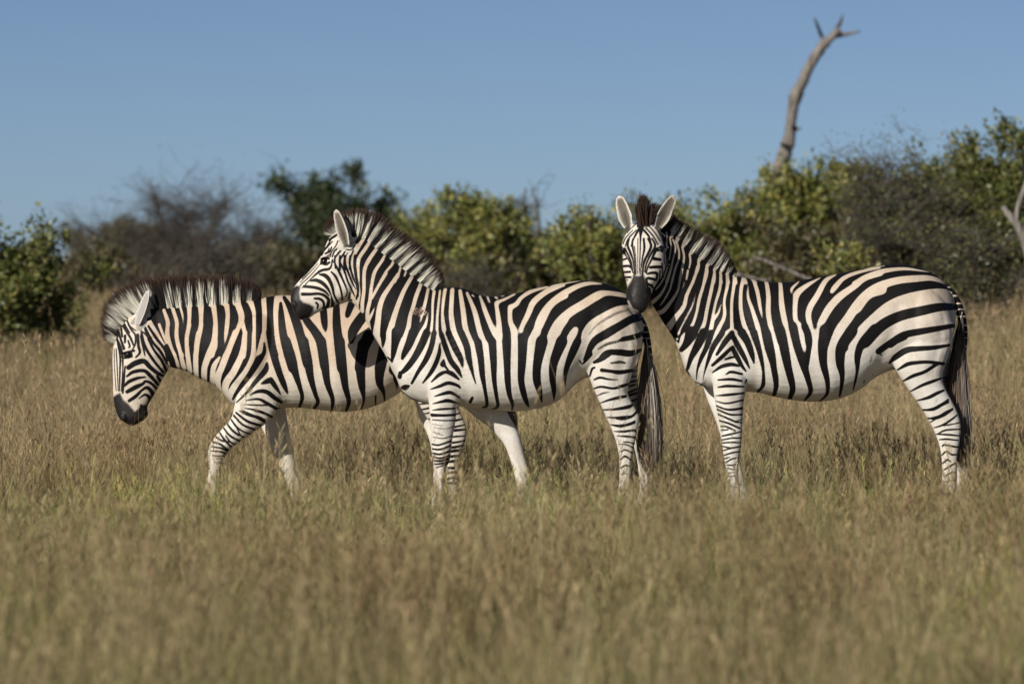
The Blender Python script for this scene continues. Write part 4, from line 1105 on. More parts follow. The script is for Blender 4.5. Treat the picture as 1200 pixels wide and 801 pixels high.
def tail_hair(parent, B, dock, l1, l2, l3, n, rng, y0=0.0):
    d = catmull(dock, 12)
    t = rng.uniform(0, 1, n) ** 0.8
    ix = np.linspace(0, 1, len(d))
    r = np.stack((np.interp(t, ix, d[:, 0]), np.interp(t, ix, d[:, 1])), 1)
    u = rng.uniform(0, 1, n)
    e1 = np.array(l2[0])[None] * (1 - u[:, None]) + np.array(l2[1])[None] * u[:, None]
    e2 = np.array(l3[0])[None] * (1 - u[:, None]) + np.array(l3[1])[None] * u[:, None]
    k = (t * .75 + rng.uniform(-.15, .35, n)).clip(0, 1)[:, None]
    tip = e1 * (1 - k) + e2 * k + rng.normal(0, 1.8, (n, 2))
    yr = rng.normal(0, .02, n) + y0; yt = yr * 1.7
    R = np.array([at(a, b, B.Y) for a, b in r]); R[:, 1] += yr
    Tp = np.array([at(a, b, B.Y) for a, b in tip]); Tp[:, 1] += yt
    m0 = np.array(l1[0])[None] * (1 - u[:, None]) + np.array(l1[1])[None] * u[:, None]
    M0 = np.array([at(x_, y_, B.Y) for x_, y_ in m0])
    bow = np.zeros((n, 3)); bow[:, 0] = (M0[:, 0] - (R[:, 0] + Tp[:, 0]) / 2) * .8
    dark = np.array((.030, .021, .016)); brown = np.array((.19, .13, .09)); grey = np.array((.46, .42, .36))
    q = rng.random((n, 1)) ; gsel = (u[:, None] > .42) & (q < .7)
    base = np.where(gsel, grey * rng.uniform(.6, 1.1, (n, 1)), dark * rng.uniform(.7, 1.5, (n, 1)))
    mid = np.where(gsel, grey * rng.uniform(.4, 1, (n, 1)), np.where(q > .35, brown, dark))
    end = np.where(q > .35, brown * rng.uniform(.5, 1.3, (n, 1)), dark)
    return strands('tail_hair', R, Tp, base, mid, end, parent, rng, width=.0045, bend=.02, seg=8, bow=bow)
middle_zebra()

# ------------------------------------------------------------------ the front (left) zebra
def leading_zebra():
    rng = np.random.default_rng(11)
    B = Body(31.15); B.foot = 400
    B.loft('body', [(264, 395, 264, 446, 0, .09), (280, 368, 280, 474, 0, .16), (300, 352, 300, 480, 0, .20), (321, 346.5, 322, 479, 0, .235),
                    (345, 346, 348, 477.5, 0, .265), (372, 350, 374, 480, 0, .29), (400, 353, 402, 482.5, 0, .305), (428, 353, 430, 478.5, 0, .30), (450, 351, 450, 471, 0, .29), (473, 349.5, 468, 460, 0, .272), (497, 350, 487, 450, 0, .25),
                    (520, 357, 512, 444, 0, .205), (537, 369, 534, 438, 0, .14), (547, 386, 545, 420, 0, .06)], n=44, egg=0.10, p=2.15)
    B.loft('body', [(172, 362, 196, 428, 0, .075), (186, 357.5, 203, 431, 0, .085), (203, 357.5, 217, 434.5, 0, .095), (222, 356, 235, 444, 0, .11),
                    (246, 355.5, 250, 450.5, 0, .13), (270, 353.5, 262, 461.5, 0, .155), (297, 351, 274, 474, 0, .18), (320, 349, 292, 480, 0, .19)], n=32, egg=0.28)
    B.blob('body', 300, 412, -.135, .15, .24, .115, -0.3); B.blob('body', 300, 412, .135, .15, .24, .115, -0.3)
    B.blob('body', 508, 402, -.125, .16, .24, .13, 0.35); B.blob('body', 508, 402, .125, .16, .24, .13, 0.35)
    # head hanging down
    B.loft('head', [(180, 357.5, 198, 424, 0, .068), (166, 361, 197.5, 431, 0, .086), (152, 369, 195, 437, 0, .097), (140, 383, 191, 443, 0, .10),
                    (133.5, 402, 187.5, 450, 0, .10), (131.6, 418, 183, 459, 0, .088), (132, 433, 178.5, 466, 0, .075), (132.3, 449, 174.5, 473, 0, .064),
                    (132.4, 462, 172.5, 479, 0, .061), (134.5, 477, 174, 484, 0, .063), (139.5, 489.5, 170.5, 490.5, 0, .06), (148, 496, 163, 495.5, 0, .04), (153, 498.2, 158, 498, 0, .02)], n=30, egg=0.12)
    B.blob('head', 176, 416, -.05, .075, .10, .05, -0.9); B.blob('head', 176, 416, .05, .075, .10, .05, -0.9)
    for s in (-1, 1):
        B.blob('head', 151, 410, .078 * s, .036, .016, .022, 0.3)
        B.blob('head', 146, 488, .044 * s, .022, .03, .02, 0.2)
    nf = B.loft('nf', [(286, 425, 330, 425, -.13, .08), (280, 455, 331, 448, -.145, .085), (276, 474, 331, 468, -.145, .077), (272, 489, 322, 487, -.14, .064), (260.5, 502.5, 308, 499, -.135, .055),
                       (250.5, 514, 290.5, 511, -.13, .049), (245.5, 526, 274.5, 522.5, -.13, .046), (245.5, 538, 264.5, 535, -.13, .040), (246, 548, 261, 547, -.13, .032),
                       (244.5, 560, 260, 563, -.13, .030), (241, 575, 257.7, 577.5, -.13, .036), (237.5, 589, 254.5, 590, -.13, .036), (234, 597, 255, 598, -.13, .045), (232, 604.5, 256, 604.5, -.13, .05)], n=22)
    ff = B.loft('ff', [(292, 430, 332, 430, .13, .08), (294, 460, 335, 458, .145, .085), (299, 485, 334, 481, .14, .064), (304.5, 500, 336.5, 498, .135, .055),
                       (311, 514, 339.5, 512, .13, .049), (318.5, 531, 343.2, 530, .13, .047), (325, 546, 345, 544, .13, .043), (330.5, 556, 346, 554, .13, .034),
                       (335, 566, 350, 563, .13, .032), (338.5, 577, 353.8, 575, .13, .036), (341, 590, 357.5, 588, .13, .036), (343, 598, 362, 597, .13, .045), (343, 604, 364, 604, .13, .05)], n=22)
    # near hind leg carried forward, far hind leg trailing
    nh = B.loft('nh', [(472, 398, 545, 392, -.13, .09), (477, 425, 542, 420, -.14, .10), (484, 450, 538, 448, -.145, .09), (491, 472, 536, 466, -.145, .07), (500, 488, 539.5, 480, -.14, .056),
                       (510, 504, 546.5, 498, -.135, .047), (516, 516, 546.5, 513, -.13, .044), (520, 529, 542, 526, -.13, .035), (523, 545, 537.5, 544, -.13, .03),
                       (523.5, 560, 537.5, 560, -.13, .029), (522, 574, 538, 575, -.13, .036), (518, 588, 537, 590, -.13, .036), (515, 598, 540, 599, -.13, .046), (513, 604.5, 541, 604.5, -.13, .05)], n=22)
    fh = B.loft('fh', [(470, 398, 543, 392, .13, .09), (473, 425, 538, 420, .14, .10), (479, 450, 531, 446, .145, .09), (485, 470, 524, 464, .145, .07), (490, 487, 524, 480, .14, .056),
                       (497, 503, 530, 497, .135, .047), (502, 515, 530, 511, .13, .044), (505, 528, 526, 525, .13, .035), (507, 544, 522, 543, .13, .03),
                       (507, 560, 521.5, 560, .13, .029), (505, 574, 521.5, 575, .13, .036), (501, 588, 520, 590, .13, .036), (498, 598, 523, 599, .13, .046), (496, 604.5, 524, 604.5, .13, .05)], n=22)
    B.loft('tail', [(534, 366, 540, 384, 0, .035), (547, 376, 549, 390, 0, .03), (557, 393, 552, 399, 0, .026), (566, 415, 559, 418, 0, .02), (575, 440, 569, 442, 0, .013)], n=14)
    B.make_ear('ear', (163, 380), (175.8, 339.5), -.07, -.085, .043, (-.8, -.75, -.3), cup=.6)
    B.make_ear('ear', (150, 374), (132, 343), .07, .10, .043, (-.6, .3, .5), cup=.55)
    B.build('zebra_body')
    B.relief([([(308, 352), (322, 390), (334, 430), (338, 470)], 7, -.007), ([(296, 358), (306, 390), (298, 425)], 9, .007), ([(270, 440), (284, 462), (292, 474)], 6, -.006),
              ([(360, 400), (366, 440), (372, 466)], 5, .003), ([(390, 395), (396, 440), (400, 468)], 5, .003), ([(418, 395), (424, 440), (428, 466)], 5, .003),
              ([(215, 400), (240, 425), (262, 450)], 7, -.005), ([(200, 372), (235, 390), (270, 410)], 9, .005), ([(305, 475), (288, 500)], 6, .004), ([(265, 520), (252, 534)], 4, .003),
              ([(168, 424), (176, 440), (180, 452)], 5, -.004), ([(150, 428), (146, 455)], 4, .003), ([(200, 380), (205, 410)], 5, -.005)])

    T = Coat(100, 300, 640, 615)
    PolyK(T, 'I1', '178,305 178,375 188,392 197,408 203,433 216,444 240,455 268,476 276,472 289,455 301,440 312.5,422 316,412 330,407 326,385 324,365 326,335 326,305')
    Wh(T, 'O', '65,170,40 65,320,58; 20,385,28 60,500,38 50,620,28 85,720,30 130,810,32; 150,190,46 155,330,62; 102,370,32 145,500,36 140,620,32 160,720,34 195,810,36; 170,345,22 198,440,20 208,530,8; 245,170,46 250,320,66; 255,330,48 262,450,36 255,560,38 240,650,40 245,810,34; 350,130,60 355,320,78; 365,330,58 372,450,40 370,560,40 345,680,42 325,810,50; 450,130,56 470,320,78; 482,330,50 503,450,42 512,560,42 505,680,46 475,800,60; 560,130,46 590,310,76; 605,325,50 622,430,40 615,560,40 598,705,8; 710,200,50 700,310,76')
    Wh(T, 'O', '712,325,58 750,430,56 750,505,54; 738,515,44 700,620,42 640,750,50 605,815,52; 770,515,40 795,620,38 790,750,42 780,815,46; 815,220,44 815,290,60; 828,300,54 868,400,38 880,520,32 880,650,32 868,810,32; 955,280,48 970,400,44 975,550,40 970,640,46; 960,655,36 930,810,36; 982,650,36 1012,810,42; 1090,255,66 1075,400,44 1090,560,52 1110,700,64 1145,830,74')
    Wh(T, 'M', '545,0,28 580,100,28 685,205,22; 620,0,26 655,90,24 695,190,18; 700,0,30 705,100,30 730,210,36 775,320,34 800,410,28; 785,0,30 790,130,34 820,260,36 850,410,42; 905,0,36 880,120,34 890,250,34 910,440,40; 1015,0,42 985,150,44 965,300,46 965,500,46; 1150,0,44 1140,150,56 1080,300,58 1050,400,50 1040,540,48; 1195,300,18 1135,400,46 1110,550,42; 1200,450,34 1165,570,40')
    Wh(T, 'P', '5,0,32 5,200,30 20,360,34; 110,0,44 90,150,44 85,430,44; 265,0,44 265,130,48 200,230,60 165,330,54 155,450,46; 372,-10,40 358,105,8; 305,218,12 250,320,42 235,480,38; 460,-10,56 400,150,56 330,320,60 288,420,62 300,540,48; 555,-10,44 530,180,56 450,350,66 370,470,68 355,610,54; 640,-10,36 630,200,44 570,350,62 450,500,64 408,580,54 420,680,46; 728,10,42 690,150,34 665,235,22; 745,50,44 765,180,44 740,260,46 650,400,52 550,520,54 440,650,44')
    K(T, 'P', '735,85,18 735,180,32 680,240,50 600,380,50 500,510,40 432,615,20; 760,272,20 745,340,52 660,440,42 580,540,26 470,645,10; 710,465,16 770,440,50 790,420,24; 795,430,50 835,490,42 890,575,14; 600,572,10 680,537,32 760,545,40 830,600,40 888,642,24; 560,622,8 680,610,22 760,650,32 862,712,24; 530,660,6 640,665,15 760,668,12; 545,695,8 640,710,20 740,745,26 812,785,15; 500,720,10 580,755,25 680,780,26 735,805,15; 470,745,10 555,805,20; 445,770,12 490,805,15; 785,-10,70 820,180,70 870,350,62 920,480,50 952,565,18')
    K(T, 'O', '1025,480,52 1050,700,60 1075,800,64')
    K(T, 'Q', '80,200,26 90,320,58 110,480,72 150,640,82 200,800,88; 108,145,30 170,240,56 240,400,80 290,560,84 340,760,86; 300,300,60 345,380,68 400,450,76 460,560,82 500,780,86; 480,250,66 495,380,60 512,475,12; 600,225,60 610,400,76 630,560,86 660,800,90; 745,190,70 710,300,52 704,335,16; 850,320,96 765,450,92 745,560,44; 910,500,112 850,640,104 826,800,94; 1050,640,90 1010,800,94; 1190,640,70 1140,820,90')
    K(T, 'R', '62,-10,80 110,150,86 150,300,62 190,430,42 205,520,36 168,620,22; 225,-10,86 265,180,82 290,330,62 330,480,42 350,560,35 305,630,18; 388,-10,90 420,200,80 445,380,58 490,530,40 478,645,20; 558,-10,95 585,200,82 610,400,62 640,550,40 608,650,20; 780,20,108 755,250,86 765,400,66 780,540,22 748,635,10; 985,20,110 935,250,92 930,380,66 965,470,32 970,575,8; 890,500,20 884,595,8; 1150,60,90 1110,220,80 1090,360,40 1085,480,8')
    K(T, 'I1', '478,345,8 472,375,9 466,410,9 464,445,4; 500,346,8 490,378,9 484,410,9 480,440,4; 522,352,7 508,378,9 498,410,9 493,436,4; 540,368,6 526,388,9 513,412,8 505,434,5; 546,386,6 534,404,7 520,424,6; 546,402,5 534,418,5 516,444,4')
    T.soften(325, 360, 500, 462, 10); T.soften(205, 365, 320, 430, 3)
    F2 = T.copy()
    K(T, 'T', '440,0,14 520,35,18 612,85,18; 540,0,14 600,15,16 680,55,18; 390,15,14 480,80,20 580,115,18; 372,35,12 440,105,16 530,145,16; 352,70,12 395,125,16 445,160,12 495,180,14; 318,100,12 360,150,18 410,190,16; 292,135,12 345,195,16 415,235,16; 400,140,10 425,190,12 452,210,10; 262,172,12 300,225,16 350,280,14; 232,205,12 285,235,14 340,240,10; 310,195,10 345,240,12 380,262,12; 212,245,12 270,262,16 325,305,14; 200,280,10 270,290,14 320,315,12; 195,312,8 270,318,14 310,335,12; 205,348,8 250,352,10 295,352,10; 225,370,6 260,372,8 290,375,8; 225,400,6 250,415,8; 250,395,8 270,410,10; 240,460,8 240,600,5; 262,450,6 258,600,5; 215,640,12 240,655,14; 165,690,12 170,705,10; 205,700,12 210,720,8; 135,735,12 150,740,8')
    bars(T, nh, 40, 34, 6.2, 3.0, rng)
    K(F2, 'T', '715,150,14 735,180,26 755,205,16; 590,175,14 598,180,8; 608,215,10 616,222,6; 622,245,10 634,250,6; 690,330,4 740,318,5; 690,390,4 750,380,5; 780,575,4 850,610,4')
    # head
    K(T, 'M', '195,230,8 198,400,8 213,620,8; 215,225,10 225,420,10 233,620,8; 230,170,20 255,300,20 252,420,16 245,620,10; 212,120,22 250,200,26 275,280,22 280,400,12 265,620,12; 302,390,14 290,500,22 278,640,16; 230,55,24 260,140,22 292,225,26; 270,0,22 310,60,22 350,120,22 382,190,16; 330,0,16 360,50,16 398,100,16 398,180,16 372,235,12; 300,105,26 300,165,20; 330,150,16 347,200,18 335,215,10; 420,95,26 430,200,26 442,260,22 405,305,14; 455,110,26 470,190,22 490,288,10; 335,400,44 400,360,50 480,342,46 540,400,40 600,450,32 655,482,22; 320,482,18 380,442,32 480,430,32 540,480,36 605,562,22; 295,572,20 340,532,32 420,500,28 492,490,14; 320,628,34 400,585,42 470,552,26 490,530,22 540,545,26 592,600,22; 338,712,30 400,670,32 460,612,22 510,590,32 552,640,34 550,675,22; 428,692,8 490,655,22 530,700,32 510,750,22; 600,480,20 628,532,26; 455,80,22 490,200,26 560,320,26 655,445,22; 520,130,22 570,230,22 640,330,26 682,430,22; 490,30,22 560,160,22 640,260,26 692,365,22; 520,15,22 590,120,26 670,230,26 702,335,24; 690,200,40 735,330,60 750,395,50; 660,490,20 700,420,18')
    K(T, 'M', '288,268,24 340,252,16 388,244,22; 300,310,22 330,300,34 365,295,24; 310,285,40 360,275,30')
    K(T, 'L', '220,480,14 320,510,22 380,580,16 430,670,22 505,722,12; 130,530,16 210,548,26 310,572,30 360,640,22 425,745,22; 90,700,46 150,690,36 240,652,38 310,662,30 342,790,22; 100,780,60 180,740,40; 600,640,14 620,740,16 685,805,20; 510,690,12 590,740,16 655,805,16; 412,492,22 432,484,14; 690,470,46 700,560,50 640,590,30; 525,375,20 500,300,36 480,200,44; 575,370,16 565,250,22; 690,380,14 700,250,26; 240,700,70 270,790,50; 180,500,12 130,470,12; 230,400,8 170,360,10; 300,360,8 250,280,10; 380,330,8 350,240,10')
    K(T, 'N', '262,590,24 280,630,36 275,665,24; 458,490,16 448,600,16 440,690,14; 330,600,14 355,650,18')
    M = Coat(110, 440, 200, 510)
    PolyK(M, 'N', '215,345 255,430 315,475 350,520 388,562 425,535 455,480 535,490 600,600 500,720 350,800 100,700 60,450 155,375')
    bars(F2, fh, 40, 40, 7, 1.2, rng)
    cream = (.645, .515, .395); white = (.76, .72, .64)
    def extra(B, px, py, st, lt, mz):
        t = B.is_comp('tail'); st[t] = np.where(np.sin(py[t] * .74 + .8 * np.sin(py[t] * .21)) > -.82, 3, -2)
        e = B.is_comp('ear_in'); lt[e] = lt[e] * .4 + .36
        e = B.is_comp('ear_out'); lt[e] *= .6
        return st, lt, mz
    finish_coat(B, [(('body', 'head', 'nf', 'nh', 'tail'), T), (('ff', 'fh'), F2)], cream, white, 395, 478, 476, M, extra)
    o = zebra_object(B, 'leading zebra walking with its head lowered and one foreleg forward')
    mane(o, B, T, [(133, 402), (134.5, 394), (138, 386), (144, 376), (151, 369), (160, 363), (170, 359), (180, 357.5), (192, 357.5), (206, 357), (220, 356.2), (236, 355.8), (250, 355.5), (264, 354), (277.5, 353), (296, 351), (304, 350.5)],
         [(122, 399), (119, 386), (118.5, 373), (121, 359), (128, 349), (140, 338.5), (155, 331), (169, 328), (183, 325.5), (200, 323.5), (217, 322.5), (234, 323), (250, 323), (265, 322), (278.5, 325.5), (297, 331), (306, 343)],
         6200, rng, yspread=.018, hold=.66)
    for far in (False, True):
        e = skin_at(B, 151.8, 415.2, far); eyes(o, B, [e + Vector((0, -.009 if far else .009, 0))])
    tail_hair(o, B, [(553, 396), (563, 418), (572, 444)], [(580, 470), (594, 466)], [(587, 500), (603, 496)], [(596, 520), (606, 512)], 1000, rng)
leading_zebra()

# ------------------------------------------------------------------ the rear (right) zebra
def trailing_zebra():
    rng = np.random.default_rng(5)
    B = Body(30.45); B.foot = 985
    B.loft('body', [(801, 385, 801, 428, -.03, .09), (814, 352, 814, 446, -.01, .16), (834, 336, 834, 456, 0, .20), (857, 323.5, 857, 459, 0, .235),
                    (885, 328, 885, 459.5, 0, .262), (911, 331, 909, 465, 0, .288), (935, 329, 935, 469.5, 0, .303), (960, 324, 960, 470.5, 0, .305),
                    (983, 320.5, 985, 466.5, 0, .30), (1006, 315.3, 1008, 456, 0, .29), (1032, 311, 1026, 442, 0, .275), (1058, 310, 1050, 432, 0, .26), (1082, 315, 1074, 432, 0, .235),
                    (1101, 326, 1094, 430, 0, .19), (1114, 342, 1108, 415, 0, .12), (1120.5, 360, 1117.5, 392, 0, .05)], n=44, egg=0.10, p=2.15)
    B.loft('body', [(757, 342, 775, 268, -.19, .066), (763, 356, 788, 271, -.15, .08), (770, 367, 798, 278, -.12, .09), (778, 380, 810, 288, -.09, .105),
                    (788, 395, 824, 300, -.06, .128), (797, 415, 840, 312, -.04, .155), (804, 435, 858, 323, -.02, .18), (820, 454, 880, 331, 0, .19)], n=32, egg=-0.25)
    B.blob('body', 850, 395, -.135, .15, .24, .115, -0.25); B.blob('body', 850, 395, .135, .15, .24, .115, -0.25)
    B.blob('body', 1080, 378, -.125, .17, .24, .13, 0.35); B.blob('body', 1080, 378, .125, .17, .24, .13, 0.35)
    # head turned to look out of the picture
    B.loft('head', [(748, 257.5, 768, 258.5, -.19, .045), (739, 266, 772, 267, -.215, .075), (731, 277, 774.5, 278, -.235, .095), (727.2, 289, 777.5, 289, -.255, .11),
                    (728.5, 299, 779, 299, -.265, .118), (728.6, 310, 778.5, 311, -.275, .118), (730, 320, 775, 321, -.288, .108),
                    (732.6, 330, 768.5, 331, -.303, .095), (733.6, 338, 763.5, 339, -.318, .082), (732.3, 346, 761.2, 346.5, -.33, .073), (734, 354, 758.8, 354.3, -.34, .066), (738.5, 361, 755.8, 361.2, -.345, .052), (744, 365.6, 751.5, 365.6, -.345, .025)], n=34, p=2.3, egg=0.0)
    B.blob('head', 740.5, 348, -.375, .018, .028, .026, .3); B.blob('head', 754.5, 348, -.375, .018, .028, .026, -.3)
    B.blob('head', 731, 291, -.30, .022, .022, .045, 0); B.blob('head', 771.5, 290.5, -.30, .022, .022, .045, 0)
    nf = B.loft('nf', [(828, 400, 876, 400, -.13, .08), (832, 430, 875, 430, -.145, .085), (834.5, 456, 873.5, 455, -.145, .075), (837, 471, 870.5, 470, -.14, .064),
                       (840, 486, 869.5, 484, -.135, .055), (843, 500, 869, 500, -.13, .049), (845, 518, 868, 517, -.13, .046), (846.7, 533, 866, 533, -.13, .043),
                       (849.5, 547, 864.3, 546, -.13, .034), (851.5, 562, 865, 561, -.13, .031), (851.5, 575, 866.5, 575, -.13, .036), (848, 589, 865.5, 589, -.13, .037), (845, 600, 867, 601, -.13, .045), (843, 610, 868, 610, -.13, .05)], n=22)
    ff = B.loft('ff', [(824, 420, 870, 420, .13, .08), (824, 448, 866, 448, .145, .08), (829.5, 468, 866, 468, .14, .064), (835.5, 483, 866, 482, .135, .053),
                       (841.5, 499, 867, 497, .13, .047), (846, 514, 868, 512, .13, .046), (850, 529, 868.5, 527, .13, .043), (856, 540, 868, 538, .13, .034),
                       (859.5, 553, 870.8, 551, .13, .031), (861, 566, 874, 564, .13, .036), (862, 578, 877.5, 576, .13, .037), (862, 591, 881, 590, .13, .037), (861, 600, 884, 600, .13, .045), (860, 609, 885, 609, .13, .05)], n=22)
    nh = B.loft('nh', [(1034, 392, 1118, 378, -.13, .09), (1038, 412, 1113, 405, -.14, .105), (1046, 430, 1105, 428, -.145, .098), (1056, 446.5, 1102, 442, -.145, .08),
                       (1066, 461, 1106, 455, -.145, .066), (1077, 477, 1114, 470, -.14, .055), (1087, 494, 1121, 485, -.135, .047), (1094, 508, 1124, 499, -.13, .043),
                       (1098.5, 521, 1122.5, 516, -.13, .036), (1101, 535, 1120, 533, -.13, .031), (1101.8, 550, 1118.8, 549, -.13, .030), (1101, 566, 1118.5, 566, -.13, .036),
                       (1098, 584, 1118, 585, -.13, .037), (1095, 599, 1121, 600, -.13, .046), (1093, 610, 1122, 610, -.13, .05)], n=22)
    fh = B.loft('fh', [(1040, 392, 1118, 378, .13, .09), (1050, 412, 1118, 402, .14, .105), (1062, 430, 1116, 424, .145, .098), (1076, 446.5, 1117, 440, .145, .08),
                       (1090, 462, 1122, 453, .145, .066), (1101, 477, 1130, 468, .14, .055), (1110, 493, 1139.5, 483, .135, .047), (1115, 507, 1141.2, 500, .13, .043),
                       (1119, 521, 1141, 516, .13, .036), (1122, 535, 1140.5, 533, .13, .031), (1123.5, 550, 1140.8, 549, .13, .030), (1123, 566, 1141, 566, .13, .036),
                       (1120, 584, 1140.5, 585, .13, .037), (1117, 599, 1143, 600, .13, .046), (1115, 610, 1144, 610, .13, .05)], n=22)
    B.loft('tail', [(1104, 330, 1112, 352, 0, .035), (1116, 338, 1120, 352, 0, .032), (1125, 350.5, 1120, 362, 0, .03), (1131, 366, 1122, 371, 0, .027), (1134, 385, 1123.5, 388, 0, .024), (1133.5, 405, 1123.5, 406, 0, .02), (1131, 424, 1124, 424, 0, .014)], n=14)
    B.make_ear('ear', (736, 267), (724.5, 229.5), -.20, -.21, .053, (-.25, -1, -.05), cup=.5)
    B.make_ear('ear', (769, 266), (788.5, 229.5), -.255, -.26, .052, (.30, -1, -.05), cup=.5)
    B.build('zebra_body')
    B.relief([([(858, 332), (872, 375), (884, 420), (884, 452)], 7, -.007), ([(842, 340), (856, 380), (848, 412)], 9, .007), ([(812, 408), (828, 440), (836, 454)], 6, -.006),
              ([(1026, 436), (1034, 410), (1044, 385), (1050, 360)], 7, -.009), ([(1066, 330), (1080, 370), (1076, 405)], 14, .008), ([(1104, 370), (1096, 405), (1088, 434)], 6, -.006),
              ([(1010, 318), (1050, 322), (1095, 338)], 7, .005), ([(905, 385), (911, 420), (916, 450)], 5, .003), ([(935, 382), (941, 420), (946, 455)], 5, .003), ([(965, 380), (971, 420), (975, 452)], 5, .003),
              ([(780, 370), (800, 395), (814, 418)], 6, -.005), ([(790, 300), (806, 340), (826, 380)], 9, .005), ([(853, 460), (853, 490)], 6, .004), ([(858, 515), (854, 530)], 4, .003),
              ([(1096, 470), (1112, 494)], 3, -.004)])

    T = Coat(715, 245, 1165, 625)
    PolyK(T, 'I1', '757,345 765,300 765,255 790,245 870,300 960,300 1090,300 1130,330 1116,344 1093,346 1060,349 1037,358 1015,377 1003,389 992,402 991,410 975,404 900,402 880,398 870,392 855,383 830,398 796,404 790,397 775,376')
    Wh(T, 'W', '160,270,36 190,200,52 215,130,44; 215,335,36 250,260,54 295,165,48; 290,395,36 330,320,56 385,235,50; 390,462,44 450,390,64 530,300,54; 485,545,42 560,450,62 620,370,54 700,300,30; 578,615,40 650,520,52 735,415,46; 665,662,38 720,570,48 785,465,40; 735,695,34 775,620,44 815,550,38; 810,712,32 850,650,40')
    Wh(T, 'W', '100,225,18 100,400,16 60,500,14; 140,285,20 150,400,18 130,540,16; 175,310,20 205,400,20 180,520,20 150,640,22 95,800,24; 222,345,22 246,450,22 240,540,22 200,650,24 165,800,24; 285,400,24 305,500,26 290,620,26 255,800,26; 372,480,26 380,560,24 365,640,18; 352,670,22 332,770,24; 478,558,32 472,640,34 430,740,34 405,810,36; 577,622,32 576,700,32 542,810,36; 662,668,28 666,750,30 655,810,32; 736,700,26 746,810,30; 817,720,34 826,810,38; 905,725,44 910,810,46; 1012,742,40 1032,810,42; 1105,762,34 1145,810,40')
    Wh(T, 'X', '170,20,14 120,150,14 60,230,14; 205,30,16 170,150,18 110,270,26 30,350,40; 255,0,18 215,130,18 190,230,18 130,340,16 98,378,8; 310,0,18 285,120,20 265,240,24 190,360,32 130,430,40 90,450,44; 360,55,22 347,125,20; 330,160,12 310,220,10; 455,15,30 415,140,28 350,280,32 320,390,40 240,500,50 180,590,66; 435,258,8 400,380,18 350,480,18 290,600,16 262,690,34; 540,25,28 505,190,28 465,320,30 440,440,26 400,560,30 320,680,52 285,765,34; 612,80,28 580,230,32 540,400,32 505,560,36 430,700,50 365,815,62; 672,95,28 660,220,28 620,350,26 590,475,24; 668,368,10 640,450,22 592,515,30; 594,490,34 560,640,40 485,805,52; 736,90,32 730,200,30 700,330,24 695,480,32 640,600,38 555,805,48; 808,100,36 790,210,30 767,350,28 763,500,30 766,585,36; 742,610,32 680,700,36 612,815,40; 790,615,34 850,720,38 905,815,42; 890,118,36 858,230,32 850,400,36 880,560,42 940,700,52 985,815,58')
    Wh(T, 'X', '925,188,10 920,300,26 960,430,36 1010,600,46 1055,815,56; 978,132,34 1010,260,36 1030,400,30 1050,500,10; 1100,160,36 1110,300,44 1105,430,46 1120,560,48 1150,700,60 1178,815,64; 765,700,24 685,815,30; 765,700,24 838,815,30')
    Wh(T, 'AA', '270,252,34 270,450,52 300,640,52 338,820,56; 362,345,20 375,300,26 445,238,10; 645,202,8 520,270,36 420,350,54 395,450,46 395,600,46 440,810,48; 795,172,10 690,230,40 600,370,52 530,480,56 515,580,52 562,730,40; 735,335,34 770,290,46 860,205,36 1000,150,28 1200,108,16; 1200,158,50 1050,205,54 950,280,56 820,370,64 720,470,70 640,600,66 582,740,58 570,810,62; 1200,308,96 1080,352,86 980,440,84 880,580,84 800,690,86 748,820,90; 1200,540,92 1100,612,86 1000,710,94 925,820,108')
    Wh(T, 'AC', '0,165,18 150,115,16 290,90,8; 0,262,62 100,200,52 230,150,46 360,125,34 500,120,26 700,148,8; 0,480,102 80,382,92 200,290,76 380,230,66 560,210,62 720,208,46 860,255,28 925,305,12; -10,755,96 120,622,92 300,472,92 480,392,86 700,352,88 850,355,92 930,390,70')
    Wh(T, 'AB', '430,-5,54 460,160,44 482,345,10; 570,110,58 570,200,62')
    K(T, 'Y', '75,0,56 95,30,30; 125,20,20 115,85,14; 235,-10,112 190,90,70 140,158,40; 348,-10,80 280,130,70 230,230,46 200,335,26; 418,-10,52 370,130,46 320,240,36 290,340,18 284,435,8; 515,-10,54 430,130,46 390,240,32 355,370,12 343,445,6; 605,-5,50 540,80,50 465,195,24; 600,-5,40 660,110,50 720,220,42 772,325,12; 598,135,32 520,210,38 428,295,26; 610,130,38 650,210,46 700,300,32 742,355,12; 545,240,16 600,222,22 640,222,12; 430,362,12 510,308,32 600,287,36 675,302,20; 550,380,10 600,357,26 702,377,20; 480,432,14 600,425,26 702,442,20; 480,500,12 570,488,26 718,495,16; 460,580,8 570,570,24 722,555,16; 460,630,8 560,650,16 712,620,16; 470,680,10 580,710,18 712,700,16; 480,715,12 580,750,15 702,760,12; 480,750,12 560,785,14')
    K(T, 'Y', '697,-10,80 750,80,64 790,190,50 812,275,14; 808,-10,68 850,130,50 885,270,36 905,400,24 905,490,22 858,548,20; 925,-10,74 970,180,66 1000,360,52 1020,480,46 1008,575,30; 1060,-10,84 1100,200,80 1140,380,62 1175,520,50 1158,605,30; 190,345,20 228,405,8; 250,460,8 300,465,10 430,540,6; 745,430,16 735,460,10')
